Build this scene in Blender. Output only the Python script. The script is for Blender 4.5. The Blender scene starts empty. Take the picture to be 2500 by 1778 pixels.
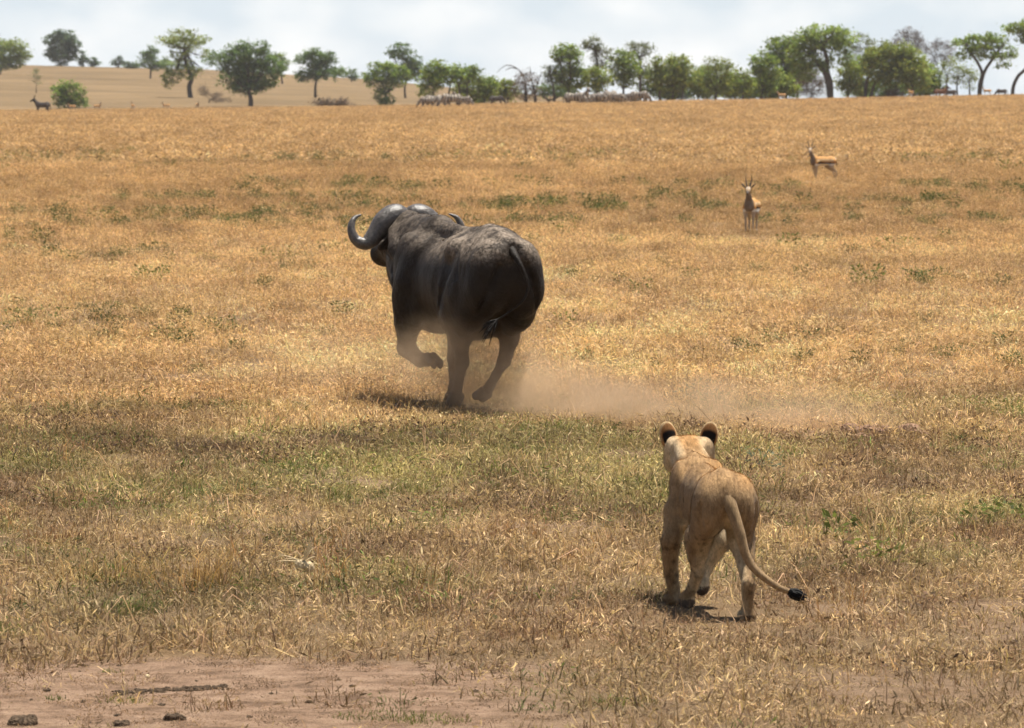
import bpy, math, random
import numpy as np
from mathutils import Vector, Matrix

# ============================================================ camera, sky, sun, exposure
S = bpy.context.scene
COL = S.collection
F = 14000.0                     # focal length in photograph pixels (about 200 mm)
CAM_H = 2.56
HORIZON, MIDX, MIDY = 232.0, 1250.0, 889.0
PITCH = math.atan((MIDY - HORIZON) / F)

cam_data = bpy.data.cameras.new("camera")
cam = bpy.data.objects.new("camera", cam_data)
COL.objects.link(cam)
cam_data.sensor_width = 36.0
cam_data.lens = F / 2500.0 * 36.0
cam_data.clip_start = 0.5
cam_data.clip_end = 30000.0
cam.location = (0, 0, CAM_H)
cam.rotation_euler = (math.pi / 2 - PITCH, 0, 0)
cam_data.dof.use_dof = True
cam_data.dof.focus_distance = 36.0
cam_data.dof.aperture_fstop = 13.0
S.camera = cam

SUN_ELEV = math.radians(74)
SUN_AZ = math.radians(50)        # clockwise from the viewing direction: ahead and to the right
world = bpy.data.worlds.new("World")
S.world = world
world.use_nodes = True
wn, wl = world.node_tree.nodes, world.node_tree.links
wn.clear()
w_out = wn.new("ShaderNodeOutputWorld")
w_bg = wn.new("ShaderNodeBackground")
w_sky = wn.new("ShaderNodeTexSky")
w_sky.sky_type = 'NISHITA'
w_sky.sun_disc = False
w_sky.sun_elevation = SUN_ELEV
w_sky.sun_rotation = SUN_AZ
w_sky.altitude = 1500
w_sky.air_density = 1.0
w_sky.dust_density = 1.2
w_sky.ozone_density = 2.0
w_bg.inputs["Strength"].default_value = 0.05
# pale horizon haze thinning upwards, with broken white cloud in it
w_tc = wn.new("ShaderNodeTexCoord")
w_sep = wn.new("ShaderNodeSeparateXYZ")
wl.new(w_tc.outputs["Generated"], w_sep.inputs[0])
w_map = wn.new("ShaderNodeMapping")
w_map.inputs["Location"].default_value = (0.37, 0.0, 0.0)
w_map.inputs["Scale"].default_value = (1.0, 1.0, 1.7)
w_n1 = wn.new("ShaderNodeTexNoise")
w_n1.inputs["Scale"].default_value = 34.0
w_n1.inputs["Detail"].default_value = 3.5
w_n1.inputs["Roughness"].default_value = 0.5
w_r1 = wn.new("ShaderNodeValToRGB")
w_r1.color_ramp.elements[0].position = 0.42
w_r1.color_ramp.elements[0].color = (0, 0, 0, 1)
w_r1.color_ramp.elements[1].position = 0.68
w_r1.color_ramp.elements[1].color = (0.9, 0.9, 0.9, 1)
w_hz = wn.new("ShaderNodeMapRange")
w_hz.interpolation_type = 'SMOOTHSTEP'
w_hz.inputs["From Min"].default_value = 0.0
w_hz.inputs["From Max"].default_value = 0.20
w_hz.inputs["To Min"].default_value = 0.92
w_hz.inputs["To Max"].default_value = 0.05
w_cl = wn.new("ShaderNodeMapRange")
w_cl.inputs["From Min"].default_value = 0.0
w_cl.inputs["From Max"].default_value = 0.4
w_cl.inputs["To Min"].default_value = 1.0
w_cl.inputs["To Max"].default_value = 0.2
w_cm = wn.new("ShaderNodeMath")
w_cm.operation = 'MULTIPLY'
w_m1, w_m2 = wn.new("ShaderNodeMix"), wn.new("ShaderNodeMix")
w_m1.data_type = w_m2.data_type = 'RGBA'
w_m1.inputs["B"].default_value = (9.2, 10.3, 11.2, 1)
w_m2.inputs["B"].default_value = (12.8, 12.8, 12.6, 1)
wl.new(w_sep.outputs["Z"], w_hz.inputs[0])
wl.new(w_sep.outputs["Z"], w_cl.inputs[0])
wl.new(w_tc.outputs["Generated"], w_map.inputs["Vector"])
wl.new(w_map.outputs["Vector"], w_n1.inputs["Vector"])
wl.new(w_n1.outputs["Fac"], w_r1.inputs["Fac"])
wl.new(w_r1.outputs["Color"], w_cm.inputs[0])
wl.new(w_cl.outputs[0], w_cm.inputs[1])
wl.new(w_hz.outputs[0], w_m1.inputs["Factor"])
wl.new(w_sky.outputs["Color"], w_m1.inputs["A"])
wl.new(w_cm.outputs[0], w_m2.inputs["Factor"])
wl.new(w_m1.outputs["Result"], w_m2.inputs["A"])
wl.new(w_m2.outputs["Result"], w_bg.inputs["Color"])
wl.new(w_bg.outputs["Background"], w_out.inputs["Surface"])

sun_data = bpy.data.lights.new("sun", 'SUN')
sun_data.energy = 5.0
sun_data.angle = math.radians(0.55)
sun_data.color = (1.0, 0.95, 0.86)
sun = bpy.data.objects.new("sun", sun_data)
COL.objects.link(sun)
sd = Vector((math.sin(SUN_AZ) * math.cos(SUN_ELEV), math.cos(SUN_AZ) * math.cos(SUN_ELEV), math.sin(SUN_ELEV)))
sun.rotation_euler = sd.to_track_quat('Z', 'Y').to_euler()
sun.location = (0, 0, 60)

S.view_settings.view_transform = 'Standard'
S.view_settings.look = 'None'
S.view_settings.exposure = 0.74
S.view_settings.gamma = 1.0
S.view_settings.use_curve_mapping = False
S.render.engine = 'CYCLES'
S.cycles.max_bounces = 4
S.cycles.diffuse_bounces = 1
S.cycles.transmission_bounces = 3
S.cycles.volume_bounces = 1
S.cycles.use_denoising = True
S.cycles.denoiser = 'OPENIMAGEDENOISE'
S.cycles.denoising_input_passes = 'RGB_ALBEDO_NORMAL'
S.cycles.denoising_prefilter = 'ACCURATE'
S.cycles.use_adaptive_sampling = True
S.cycles.adaptive_threshold = 0.03
S.cycles.transparent_max_bounces = 8

rng = np.random.default_rng(7)


# ============================================================ helpers
def at(px, py, d):
    """World point on the sight line of a photograph pixel, d metres in front of the camera."""
    xc, yc = (px - MIDX) / F, -(py - MIDY) / F
    ca, sa = math.cos(PITCH), math.sin(PITCH)
    v = np.array([xc, yc * sa + ca, yc * ca - sa])
    return np.array([0, 0, CAM_H]) + v * (d / v[1])


def props(o, label=None, category=None, group=None, kind=None):
    if label: o["label"] = label
    if category: o["category"] = category
    if group: o["group"] = group
    if kind: o["kind"] = kind
    return o


def empty(name, loc, rz=0.0):
    o = bpy.data.objects.new(name, None)
    COL.objects.link(o)
    o.location = loc
    o.rotation_euler = (0, 0, rz)
    o.empty_display_size = 0.2
    return o


def new_mesh(name, verts, faces, smooth=True, colors=None):
    """faces: an (n, k) array or a list of arrays with different k."""
    me = bpy.data.meshes.new(name)
    verts = np.asarray(verts, dtype=np.float32)
    if not isinstance(faces, (list, tuple)):
        faces = [faces]
    faces = [np.asarray(f, dtype=np.int32) for f in faces if len(f)]
    me.vertices.add(len(verts))
    me.vertices.foreach_set("co", verts.ravel())
    if faces:
        tot = np.concatenate([np.full(len(f), f.shape[1], np.int32) for f in faces])
        loops = np.concatenate([f.ravel() for f in faces])
        me.loops.add(len(loops))
        me.loops.foreach_set("vertex_index", loops)
        me.polygons.add(len(tot))
        start = np.concatenate([[0], np.cumsum(tot)[:-1]]).astype(np.int32)
        me.polygons.foreach_set("loop_start", start)
        me.polygons.foreach_set("loop_total", tot)
        me.polygons.foreach_set("use_smooth", np.full(len(tot), smooth, bool))
    if colors is not None:
        a = me.attributes.new("tone", 'FLOAT_COLOR', 'POINT')
        c = np.ones((len(verts), 4), np.float32)
        c[:, :3] = colors
        a.data.foreach_set("color", c.ravel())
    me.update(calc_edges=True)
    me.validate()
    return me


def link_mesh(name, me, mat=None, parent=None):
    o = bpy.data.objects.new(name, me)
    COL.objects.link(o)
    if mat and not me.materials:
        me.materials.append(mat)
    if parent:
        o.parent = parent
    return o


def hash2(ix, iy, seed):
    n = (ix.astype(np.int64) * 374761393 + iy.astype(np.int64) * 668265263 + seed * 1442695041) & 0x7fffffff
    n = ((n ^ (n >> 13)) * 1274126177) & 0x7fffffff
    return ((n ^ (n >> 16)) & 0xffff) / 65535.0


def vnoise(x, y, seed=0):
    ix, iy = np.floor(x), np.floor(y)
    fx, fy = x - ix, y - iy
    fx, fy = fx * fx * (3 - 2 * fx), fy * fy * (3 - 2 * fy)
    a, b = hash2(ix, iy, seed), hash2(ix + 1, iy, seed)
    c, d = hash2(ix, iy + 1, seed), hash2(ix + 1, iy + 1, seed)
    return (a * (1 - fx) + b * fx) * (1 - fy) + (c * (1 - fx) + d * fx) * fy


def fbm(x, y, seed=0, octaves=3):
    s, amp, tot = 0.0, 1.0, 0.0
    for i in range(octaves):
        s = s + amp * vnoise(x * 2 ** i, y * 2 ** i, seed + i * 17)
        tot += amp
        amp *= 0.5
    return s / tot


def sstep(a, b, x):
    t = np.clip((x - a) / (b - a), 0, 1)
    return t * t * (3 - 2 * t)


class NodeMat:
    """Small wrapper for writing node materials."""
    def __init__(self, name):
        self.m = bpy.data.materials.new(name)
        self.m.use_nodes = True
        self.t = self.m.node_tree
        self.t.nodes.clear()
        self.out = self.t.nodes.new("ShaderNodeOutputMaterial")

    def n(self, kind, **kw):
        nd = self.t.nodes.new(kind)
        for k, v in kw.items():
            if k.startswith("i_"):
                nd.inputs[k[2:].replace("_", " ")].default_value = v
            else:
                setattr(nd, k, v)
        return nd

    def l(self, a, b):
        self.t.links.new(a, b)

    def noise(self, vec, scale, detail=3.0, rough=0.5):
        nd = self.n("ShaderNodeTexNoise", i_Scale=scale, i_Detail=detail, i_Roughness=rough)
        if vec is not None:
            self.l(vec, nd.inputs["Vector"])
        return nd.outputs["Fac"]

    def ramp(self, fac, stops):
        nd = self.n("ShaderNodeValToRGB")
        e = nd.color_ramp.elements
        while len(e) < len(stops):
            e.new(0.5)
        for el, (p, c) in zip(e, stops):
            el.position = p
            el.color = (*c, 1) if len(c) == 3 else c
        self.l(fac, nd.inputs["Fac"])
        return nd.outputs["Color"]

    def mix(self, fac, a, b, blend='MIX'):
        nd = self.n("ShaderNodeMix", data_type='RGBA', blend_type=blend)
        for sock, v in (("Factor", fac), ("A", a), ("B", b)):
            s_in = [s for s in nd.inputs if s.name == sock and (s.type == 'RGBA' or sock == "Factor" and s.type == 'VALUE')][0]
            if isinstance(v, (int, float)):
                s_in.default_value = v
            elif isinstance(v, tuple):
                s_in.default_value = (*v, 1) if len(v) == 3 else v
            else:
                self.l(v, s_in)
        return [s for s in nd.outputs if s.type == 'RGBA'][0]

    def math(self, op, a, b=None, clamp=False):
        nd = self.n("ShaderNodeMath", operation=op, use_clamp=clamp)
        for i, v in enumerate((a, b)):
            if v is None:
                continue
            if isinstance(v, (int, float)):
                nd.inputs[i].default_value = v
            else:
                self.l(v, nd.inputs[i])
        return nd.outputs[0]

    def bump(self, height, strength, dist):
        nd = self.n("ShaderNodeBump", i_Strength=strength, i_Distance=dist)
        self.l(height, nd.inputs["Height"])
        return nd.outputs["Normal"]

    def bsdf(self, color, rough=0.8, spec=0.3, normal=None, **kw):
        nd = self.n("ShaderNodeBsdfPrincipled")
        for sock, v in (("Base Color", color), ("Roughness", rough), ("Specular IOR Level", spec)):
            if isinstance(v, (int, float)):
                nd.inputs[sock].default_value = v
            elif isinstance(v, tuple):
                nd.inputs[sock].default_value = (*v, 1)
            else:
                self.l(v, nd.inputs[sock])
        if normal is not None:
            self.l(normal, nd.inputs["Normal"])
        for k, v in kw.items():
            nd.inputs[k].default_value = v
        return nd.outputs[0]

    def done(self, shader):
        self.l(shader, self.out.inputs["Surface"])
        return self.m


# ============================================================ terrain
CREST_D = 900.0
_cx = (np.array([-3000, 0, 800, 1200, 1650, 2028, 2400, 2500, 6000.]) - 1250) * CREST_D / F
_cz = CAM_H - (np.array([272, 272, 263, 257, 248, 242, 235, 233, 231.]) - HORIZON) * CREST_D / F
HILL_D = 1750.0
_hx = (np.array([-3000, 0, 500, 900, 1100, 1300, 1500, 1750, 6000.]) - 1250) * HILL_D / F
_hz = CAM_H + (HORIZON - np.array([150, 158, 170, 194, 214, 231, 246, 330, 380.])) * HILL_D / F


def terrain(x, y):
    x, y = np.asarray(x, float), np.asarray(y, float)
    zc = np.interp(x, _cx, _cz)
    zh = np.interp(x, _hx, _hz)
    near = sstep(260, CREST_D, y) * zc
    t = np.clip((y - 960) / (HILL_D - 960), 0, 1)
    far = (zc - 1.2) * (1 - t) + zh * t
    w = sstep(CREST_D - 20, 1010, y)
    z = near * (1 - w) + far * w
    z = z - sstep(HILL_D, 3200, y) * 25
    amp = 0.05 * sstep(26, 45, y) + 0.25 * sstep(300, 700, y)
    z = z + (fbm(x / 6, y / 6, 3) - 0.5) * 0.10 * sstep(28, 40, y) * (1 - sstep(200, 400, y))
    z = z + (fbm(x / 45, y / 45, 5) - 0.5) * amp
    z = z + (fbm(x / 0.5, y / 0.5, 9) - 0.5) * 0.03 * (1 - sstep(60, 120, y))
    return z


def on_ground(px, py):
    """Ground point seen at a photograph pixel on the near field."""
    lo, hi = 15.0, 880.0
    for _ in range(60):
        mid = 0.5 * (lo + hi)
        p = at(px, py, mid)
        if p[2] > float(terrain(p[0], p[1])):
            lo = mid
        else:
            hi = mid
    p = at(px, py, lo)
    return np.array([p[0], p[1], float(terrain(p[0], p[1]))])


def axis(parts):
    return np.concatenate([np.linspace(a, b, n, endpoint=False) for a, b, n in parts] + [[parts[-1][1]]])


gx = axis([(-1500, -300, 16), (-300, -60, 40), (-60, -12, 60), (-12, 12, 200), (12, 60, 60), (60, 300, 40), (300, 1500, 16)])
gy = axis([(-60, 20, 16), (20, 60, 330), (60, 140, 110), (140, 400, 80), (400, 1000, 80), (1000, 1900, 60), (1900, 3200, 16)])
GX, GY = np.meshgrid(gx, gy)
GZ = terrain(GX, GY)
nx, ny = len(gx), len(gy)
ii = np.arange(nx * ny).reshape(ny, nx)
quads = np.stack([ii[:-1, :-1], ii[:-1, 1:], ii[1:, 1:], ii[1:, :-1]], -1).reshape(-1, 4)


def bare_soil(x, y):
    """How bare the ground is: 1 on the reddish strip in front, 0 under grass."""
    edge = 25.75 + 0.9 * (fbm(x / 1.7, y / 1.3, 21) - 0.5) - 0.3 * sstep(-0.4, 1.6, x)
    b = 1 - sstep(edge - 0.25, edge + 0.3, y)
    b = b * (1 - 0.92 * sstep(-0.35, 0.5, x + 0.9 * (fbm(x / .7, y / .7, 22) - .5)))
    far = 0.5 * sstep(0.68, 0.78, fbm(x / 1.6, y / 2.6, 23)) * (1 - sstep(70, 110, y))
    scuff = 0.9 * np.exp(-((x - 2.35) / 0.55) ** 2 - ((y - 43.3) / 0.7) ** 2)      # earth torn up by the hooves
    return np.clip(np.maximum(np.maximum(b, far), scuff), 0, 1)


soil = bare_soil(GX, GY).ravel()
mat = NodeMat("savanna_soil")
geo = mat.n("ShaderNodeNewGeometry")
pos = geo.outputs["Position"]
sep = mat.n("ShaderNodeSeparateXYZ")
mat.l(pos, sep.inputs[0])
att = mat.n("ShaderNodeAttribute", attribute_name="tone")
asep = mat.n("ShaderNodeSeparateColor")
mat.l(att.outputs["Color"], asep.inputs[0])
n_fine = mat.noise(pos, 55.0, 5.0, 0.65)
n_mid = mat.noise(pos, 5.0, 4.0, 0.6)
n_big = mat.noise(pos, 0.35, 4.0, 0.55)
n_far = mat.noise(pos, 0.03, 5.0, 0.6)
red = mat.ramp(n_mid, [(0.34, (0.20, 0.125, 0.078)), (0.5, (0.345, 0.222, 0.142)), (0.66, (0.44, 0.295, 0.195))])
red = mat.mix(mat.ramp(n_fine, [(0.34, (1, 1, 1)), (0.46, (0, 0, 0))]), red, (0.15, 0.095, 0.068))
lit = mat.ramp(n_fine, [(0.25, (0.10, 0.068, 0.040)), (0.5, (0.22, 0.150, 0.085)), (0.75, (0.34, 0.24, 0.135))])
lit = mat.mix(mat.ramp(n_big, [(0.4, (0, 0, 0)), (0.65, (0.7, 0.7, 0.7))]), lit, (0.27, 0.17, 0.085))
fcol = mat.ramp(n_far, [(0.3, (0.27, 0.155, 0.060)), (0.55, (0.33, 0.198, 0.080)), (0.75, (0.30, 0.19, 0.085))])
fcol = mat.mix(mat.ramp(mat.noise(pos, 0.9, 6.0, 0.7), [(0.35, (0, 0, 0)), (0.7, (0.55, 0.55, 0.55))]), fcol, (0.19, 0.115, 0.048))
hcol = mat.ramp(n_far, [(0.3, (0.130, 0.088, 0.044)), (0.7, (0.235, 0.158, 0.080))])
fd = mat.n("ShaderNodeMapRange", i_From_Min=60.0, i_From_Max=160.0)
mat.l(sep.outputs["Y"], fd.inputs[0])
hd = mat.n("ShaderNodeMapRange", i_From_Min=930.0, i_From_Max=1000.0)
mat.l(sep.outputs["Y"], hd.inputs[0])
c = mat.mix(asep.outputs[0], lit, red)
c = mat.mix(fd.outputs[0], c, fcol)
c = mat.mix(hd.outputs[0], c, hcol)
nrm = mat.bump(mat.math('ADD', n_fine, mat.math('MULTIPLY', n_mid, 2.0)), 0.9, 0.045)
M_SOIL = mat.done(mat.bsdf(c, 0.95, 0.1, nrm))
gme = new_mesh("ground", np.stack([GX.ravel(), GY.ravel(), GZ.ravel()], -1), quads, True, np.repeat(soil[:, None], 3, 1))
props(link_mesh("ground", gme, M_SOIL), kind="structure")
#@@ grass
# ============================================================ grass, straw and weeds (instanced clumps)
mat = NodeMat("grass_blade")
ti = mat.n("ShaderNodeAttribute", attribute_name="tint", attribute_type='INSTANCER')
bl = mat.n("ShaderNodeAttribute", attribute_name="tone")
c = mat.mix(1.0, ti.outputs["Color"], bl.outputs["Color"], 'MULTIPLY')
dif = mat.bsdf(c, 0.7, 0.25)
tr = mat.n("ShaderNodeBsdfTranslucent")
mat.l(c, tr.inputs["Color"])
mx = mat.n("ShaderNodeMixShader", i_Fac=0.35)
mat.l(dif, mx.inputs[1])
mat.l(tr.outputs[0], mx.inputs[2])
M_GRASS = mat.done(mx.outputs[0])


def blade_batch(r, n, radius, hmin, hmax, lean, width, flat=0.0, bend=0.5):
    """n curved blades as (verts, quads, tris, tones)."""
    a = r.uniform(0, 2 * np.pi, n)
    rad = radius * np.sqrt(r.uniform(0, 1, n))
    base = np.stack([rad * np.cos(a), rad * np.sin(a), np.full(n, -0.01)], -1)
    h = r.uniform(hmin, hmax, n)
    la = r.uniform(0, 2 * np.pi, n)
    le = np.abs(r.normal(0, lean, n)) + flat
    dirv = np.stack([np.cos(la) * np.sin(le), np.sin(la) * np.sin(le), np.cos(le)], -1)
    le2 = le + bend * r.uniform(0.2, 1.3, n)
    dir2 = np.stack([np.cos(la) * np.sin(le2), np.sin(la) * np.sin(le2), np.cos(le2)], -1)
    wa = r.uniform(0, 2 * np.pi, n)
    wv = np.stack([np.cos(wa), np.sin(wa), np.zeros(n)], -1) * (width * r.uniform(0.6, 1.3, n))[:, None]
    p1 = base + dirv * (h * 0.55)[:, None]
    p2 = p1 + dir2 * (h * 0.45)[:, None]
    p2[:, 2] = np.maximum(p2[:, 2], 0.006)
    V = np.stack([base - wv, base + wv, p1 + wv * 0.8, p1 - wv * 0.8, p2], 1).reshape(-1, 3)
    k = np.arange(n)[:, None] * 5
    Q = k + np.array([[0, 1, 2, 3]])
    T = k + np.array([[3, 2, 4]])
    v = r.uniform(0.40, 1.45, n)
    tone = np.stack([v, v * r.uniform(0.88, 1.04, n), v * r.uniform(0.7, 1.1, n)], -1)
    tone = np.repeat(tone[:, None, :], 5, 1)
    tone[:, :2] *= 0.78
    return V, Q, T, tone.reshape(-1, 3)


def leaf_batch(r, n, radius, hmin, hmax, length, width, lo=0.6, hi=1.3):
    """n broad leaves on thin stems."""
    a = r.uniform(0, 2 * np.pi, n)
    rad = radius * np.sqrt(r.uniform(0, 1, n))
    c0 = np.stack([rad * np.cos(a), rad * np.sin(a), r.uniform(hmin, hmax, n)], -1)
    la = a + r.normal(0, 0.8, n)
    el = r.uniform(-0.3, 1.0, n)
    d = np.stack([np.cos(la) * np.cos(el), np.sin(la) * np.cos(el), np.sin(el)], -1)
    s = np.cross(d, r.normal(0, 1, (n, 3)))
    s /= np.linalg.norm(s, axis=1)[:, None]
    L = (length * r.uniform(0.6, 1.3, n))[:, None]
    W = (width * r.uniform(0.7, 1.2, n))[:, None]
    V = np.stack([c0, c0 + d * L * 0.5 + s * W, c0 + d * L, c0 + d * L * 0.5 - s * W], 1).reshape(-1, 3)
    Q = np.arange(n)[:, None] * 4 + np.array([[0, 1, 2, 3]])
    v = r.uniform(lo, hi, n)
    tone = np.repeat(np.stack([v, v, v * r.uniform(0.8, 1.1, n)], -1)[:, None, :], 4, 1).reshape(-1, 3)
    return V, Q, np.zeros((0, 3), int), tone


def clump_mesh(name, batches):
    V, Q, T, C, off = [], [], [], [], 0
    for v, q, t, c_ in batches:
        V.append(v); Q.append(q + off); T.append(t + off); C.append(c_); off += len(v)
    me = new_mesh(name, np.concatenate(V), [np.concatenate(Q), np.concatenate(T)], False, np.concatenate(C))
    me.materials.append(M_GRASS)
    return me


def clump_collection(name, meshes):
    c_ = bpy.data.collections.new(name)
    for i, me in enumerate(meshes):
        c_.objects.link(bpy.data.objects.new("%s_%02d" % (name, i), me))
    return c_


def scatter(name, coll, n_var, P, scale, tint, label, category, tilt=0.12, squash=None):
    """One object: clumps standing at the given ground points."""
    n = len(P)
    r = np.random.default_rng(n)
    me = bpy.data.meshes.new(name)
    me.vertices.add(n)
    me.vertices.foreach_set("co", P.astype(np.float32).ravel())
    def put(nm, typ, key, arr):
        a_ = me.attributes.new(nm, typ, 'POINT')
        a_.data.foreach_set(key, np.ascontiguousarray(arr).ravel())
    put("variant", 'INT', "value", r.integers(0, n_var, n).astype(np.int32))
    rot = np.stack([r.normal(0, tilt, n), r.normal(0, tilt, n), r.uniform(0, 6.283, n)], -1).astype(np.float32)
    put("turn", 'FLOAT_VECTOR', "vector", rot)
    sc = np.repeat(scale[:, None], 3, 1)
    sc[:, 2] *= r.uniform(0.75, 1.25, n) if squash is None else squash
    put("size", 'FLOAT_VECTOR', "vector", sc.astype(np.float32))
    put("tint", 'FLOAT_COLOR', "color", np.concatenate([tint, np.ones((n, 1))], 1).astype(np.float32))
    o = link_mesh(name, me)
    g = bpy.data.node_groups.new(name + "_scatter", 'GeometryNodeTree')
    g.interface.new_socket("Geometry", in_out='INPUT', socket_type='NodeSocketGeometry')
    g.interface.new_socket("Geometry", in_out='OUTPUT', socket_type='NodeSocketGeometry')
    N, L = g.nodes, g.links
    gi, go = N.new("NodeGroupInput"), N.new("NodeGroupOutput")
    ci = N.new("GeometryNodeCollectionInfo")
    ci.inputs["Collection"].default_value = coll
    ci.inputs["Separate Children"].default_value = True
    ci.inputs["Reset Children"].default_value = True
    ip = N.new("GeometryNodeInstanceOnPoints")
    ip.inputs["Pick Instance"].default_value = True
    def named(nm, typ):
        a_ = N.new("GeometryNodeInputNamedAttribute")
        a_.data_type = typ
        a_.inputs["Name"].default_value = nm
        return a_.outputs["Attribute"]
    e2r = N.new("FunctionNodeEulerToRotation")
    L.new(named("turn", 'FLOAT_VECTOR'), e2r.inputs[0])
    L.new(gi.outputs[0], ip.inputs["Points"])
    L.new(ci.outputs[0], ip.inputs["Instance"])
    L.new(named("variant", 'INT'), ip.inputs["Instance Index"])
    L.new(e2r.outputs[0], ip.inputs["Rotation"])
    L.new(named("size", 'FLOAT_VECTOR'), ip.inputs["Scale"])
    L.new(ip.outputs[0], go.inputs[0])
    m = o.modifiers.new("scatter", 'NODES')
    m.node_group = g
    return props(o, label, category, kind="stuff")


R = np.random.default_rng(11)
NV = 8
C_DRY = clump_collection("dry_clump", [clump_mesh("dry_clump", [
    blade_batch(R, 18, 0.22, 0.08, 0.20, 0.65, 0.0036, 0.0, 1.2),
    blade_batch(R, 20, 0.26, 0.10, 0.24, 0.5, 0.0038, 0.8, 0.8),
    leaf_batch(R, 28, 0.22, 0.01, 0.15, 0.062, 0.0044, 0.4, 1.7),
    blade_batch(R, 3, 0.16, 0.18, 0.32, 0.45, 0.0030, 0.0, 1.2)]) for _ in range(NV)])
C_FAR = clump_collection("far_clump", [clump_mesh("far_clump", [
    blade_batch(R, 10, 0.26, 0.08, 0.20, 0.8, 0.007, 0.2, 1.2),
    leaf_batch(R, 26, 0.28, 0.01, 0.16, 0.12, 0.011, 0.45, 1.7)]) for _ in range(NV)])
C_SHORT = clump_collection("short_clump", [clump_mesh("short_clump", [
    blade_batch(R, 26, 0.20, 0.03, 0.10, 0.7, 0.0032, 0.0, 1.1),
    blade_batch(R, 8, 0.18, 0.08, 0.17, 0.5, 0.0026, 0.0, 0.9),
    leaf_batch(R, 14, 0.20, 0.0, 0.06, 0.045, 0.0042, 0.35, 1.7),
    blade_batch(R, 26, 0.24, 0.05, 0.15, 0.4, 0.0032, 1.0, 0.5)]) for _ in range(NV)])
C_STRAW = clump_collection("straw_clump", [clump_mesh("straw_clump", [
    blade_batch(R, 8, 0.28, 0.08, 0.28, 0.22, 0.0036, 1.2, 0.3),
    blade_batch(R, 4, 0.2, 0.15, 0.34, 0.4, 0.0030, 0.5, 1.2)]) for _ in range(NV)])
C_STALK = clump_collection("stalk_clump", [clump_mesh("stalk_clump", [
    blade_batch(R, 7, 0.14, 0.18, 0.40, 0.4, 0.0026, 0.0, 1.1),
    blade_batch(R, 14, 0.12, 0.10, 0.25, 0.6, 0.0028, 0.0, 0.9)]) for _ in range(NV)])
C_WEED = clump_collection("weed_clump", [clump_mesh("weed_clump", [
    leaf_batch(R, 100, 0.15, 0.0, 0.15, 0.038, 0.0090, 0.45, 1.6),
    leaf_batch(R, 30, 0.24, 0.0, 0.08, 0.032, 0.008, 0.45, 1.6),
    blade_batch(R, 20, 0.14, 0.06, 0.18, 0.5, 0.0028, 0.0, 0.5)]) for _ in range(NV)])
C_BROWN = clump_collection("brown_clump", [clump_mesh("brown_clump", [
    leaf_batch(R, 40, 0.17, 0.0, 0.07, 0.030, 0.007, 0.4, 1.6),
    blade_batch(R, 20, 0.16, 0.04, 0.13, 0.8, 0.0030, 0.2, 0.7)]) for _ in range(NV)])

STRAW = np.array([0.61, 0.425, 0.22]); GOLD = np.array([0.49, 0.278, 0.108]); TAN = np.array([0.41, 0.280, 0.145])
BROWN = np.array([0.22, 0.135, 0.075]); OLIVE = np.array([0.285, 0.250, 0.095]); GREEN = np.array([0.10, 0.125, 0.030])


def wedge(d0, d1, per_m2, growth=0.0):
    """Random ground points in the wedge the camera sees, with room at the sides."""
    n = int(((0.1786 * (d0 + d1) / 2 + 3.0 + 0.03 * d1) * (d1 - d0)) * per_m2)
    d = np.sqrt(R.uniform(d0 * d0, d1 * d1, n))
    hw = 0.0893 * d + 1.5 + 0.015 * d
    x = R.uniform(-1, 1, n) * hw
    return x, d


def pts(x, y, dz=0.0):
    return np.stack([x, y, terrain(x, y) + dz], -1)


def zone_tint(x, y):
    """Colour of the grass as it changes over the plain."""
    n1 = fbm(x / 1.1, y / 2.2, 31)
    n2 = fbm(x / 4.5, y / 9.0, 32)
    n3 = R.uniform(0, 1, len(x))
    near = 1 - sstep(38, 54, y + 9 * (fbm(x / 3.0, y / 6.0, 36) - 0.5))
    green = sstep(0.42, 0.62, n1 * 0.55 + n2 * 0.45 + 0.10 * sstep(31, 35, y) * near - 0.12 * (1 - near) - 0.07 * (1 - sstep(28, 31, y)))
    green = green * (0.30 + 0.50 * near) * (1 - 0.7 * sstep(80, 160, y))
    base = (0.75 * TAN + 0.25 * STRAW) * near[:, None] + (0.55 * GOLD + 0.45 * STRAW) * (1 - near[:, None])
    t = base * (1 - green[:, None]) + OLIVE * green[:, None]
    dust_ = (1 - sstep(27.5, 33, y)) * 0.65
    t = t * (1 - dust_[:, None]) + np.array([0.33, 0.235, 0.13]) * dust_[:, None]
    br = sstep(0.52, 0.68, fbm(x / 0.9, y / 1.8, 35)) * (0.40 + 0.35 * near)
    t = t * (1 - br[:, None]) + BROWN * br[:, None]
    st = (n3 > 0.86).astype(float) * 0.8
    t = t * (1 - st[:, None]) + STRAW * st[:, None]
    g = ((n3 < 0.10) & (green > 0.3)).astype(float)
    t = t * (1 - g[:, None]) + (GREEN * 1.3) * g[:, None]
    pv_ = 0.50 + 1.0 * fbm(x / 0.9, y / 2.0, 91) * (0.45 + 1.1 * fbm(x / 5.0, y / 14.0, 92))
    return np.clip(t * ((1.16 + 0.16 * sstep(44, 54, y) - 0.34 * sstep(55, 130, y)) * pv_ * R.uniform(0.72, 1.3, len(x)))[:, None], 0, 0.85)


def tread(x, y):
    """How far the grass is trodden down round the running animals' feet."""
    a_ = np.exp(-((x - 1.08) / 0.42) ** 2 - ((y - 28.0) / 1.0) ** 2)
    b_ = np.exp(-((x + 0.45) / 0.9) ** 2 - ((y - 46.0) / 1.5) ** 2)
    c_ = np.exp(-((x - 4.46) / 0.9) ** 2 - ((y - 104.0) / 5.5) ** 2)
    d_ = np.exp(-((x - 9.2) / 1.3) ** 2 - ((y - 166.0) / 9.0) ** 2)
    return np.clip(1.25 * np.maximum(np.maximum(a_, b_), np.maximum(c_, d_)), 0, 1)


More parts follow.
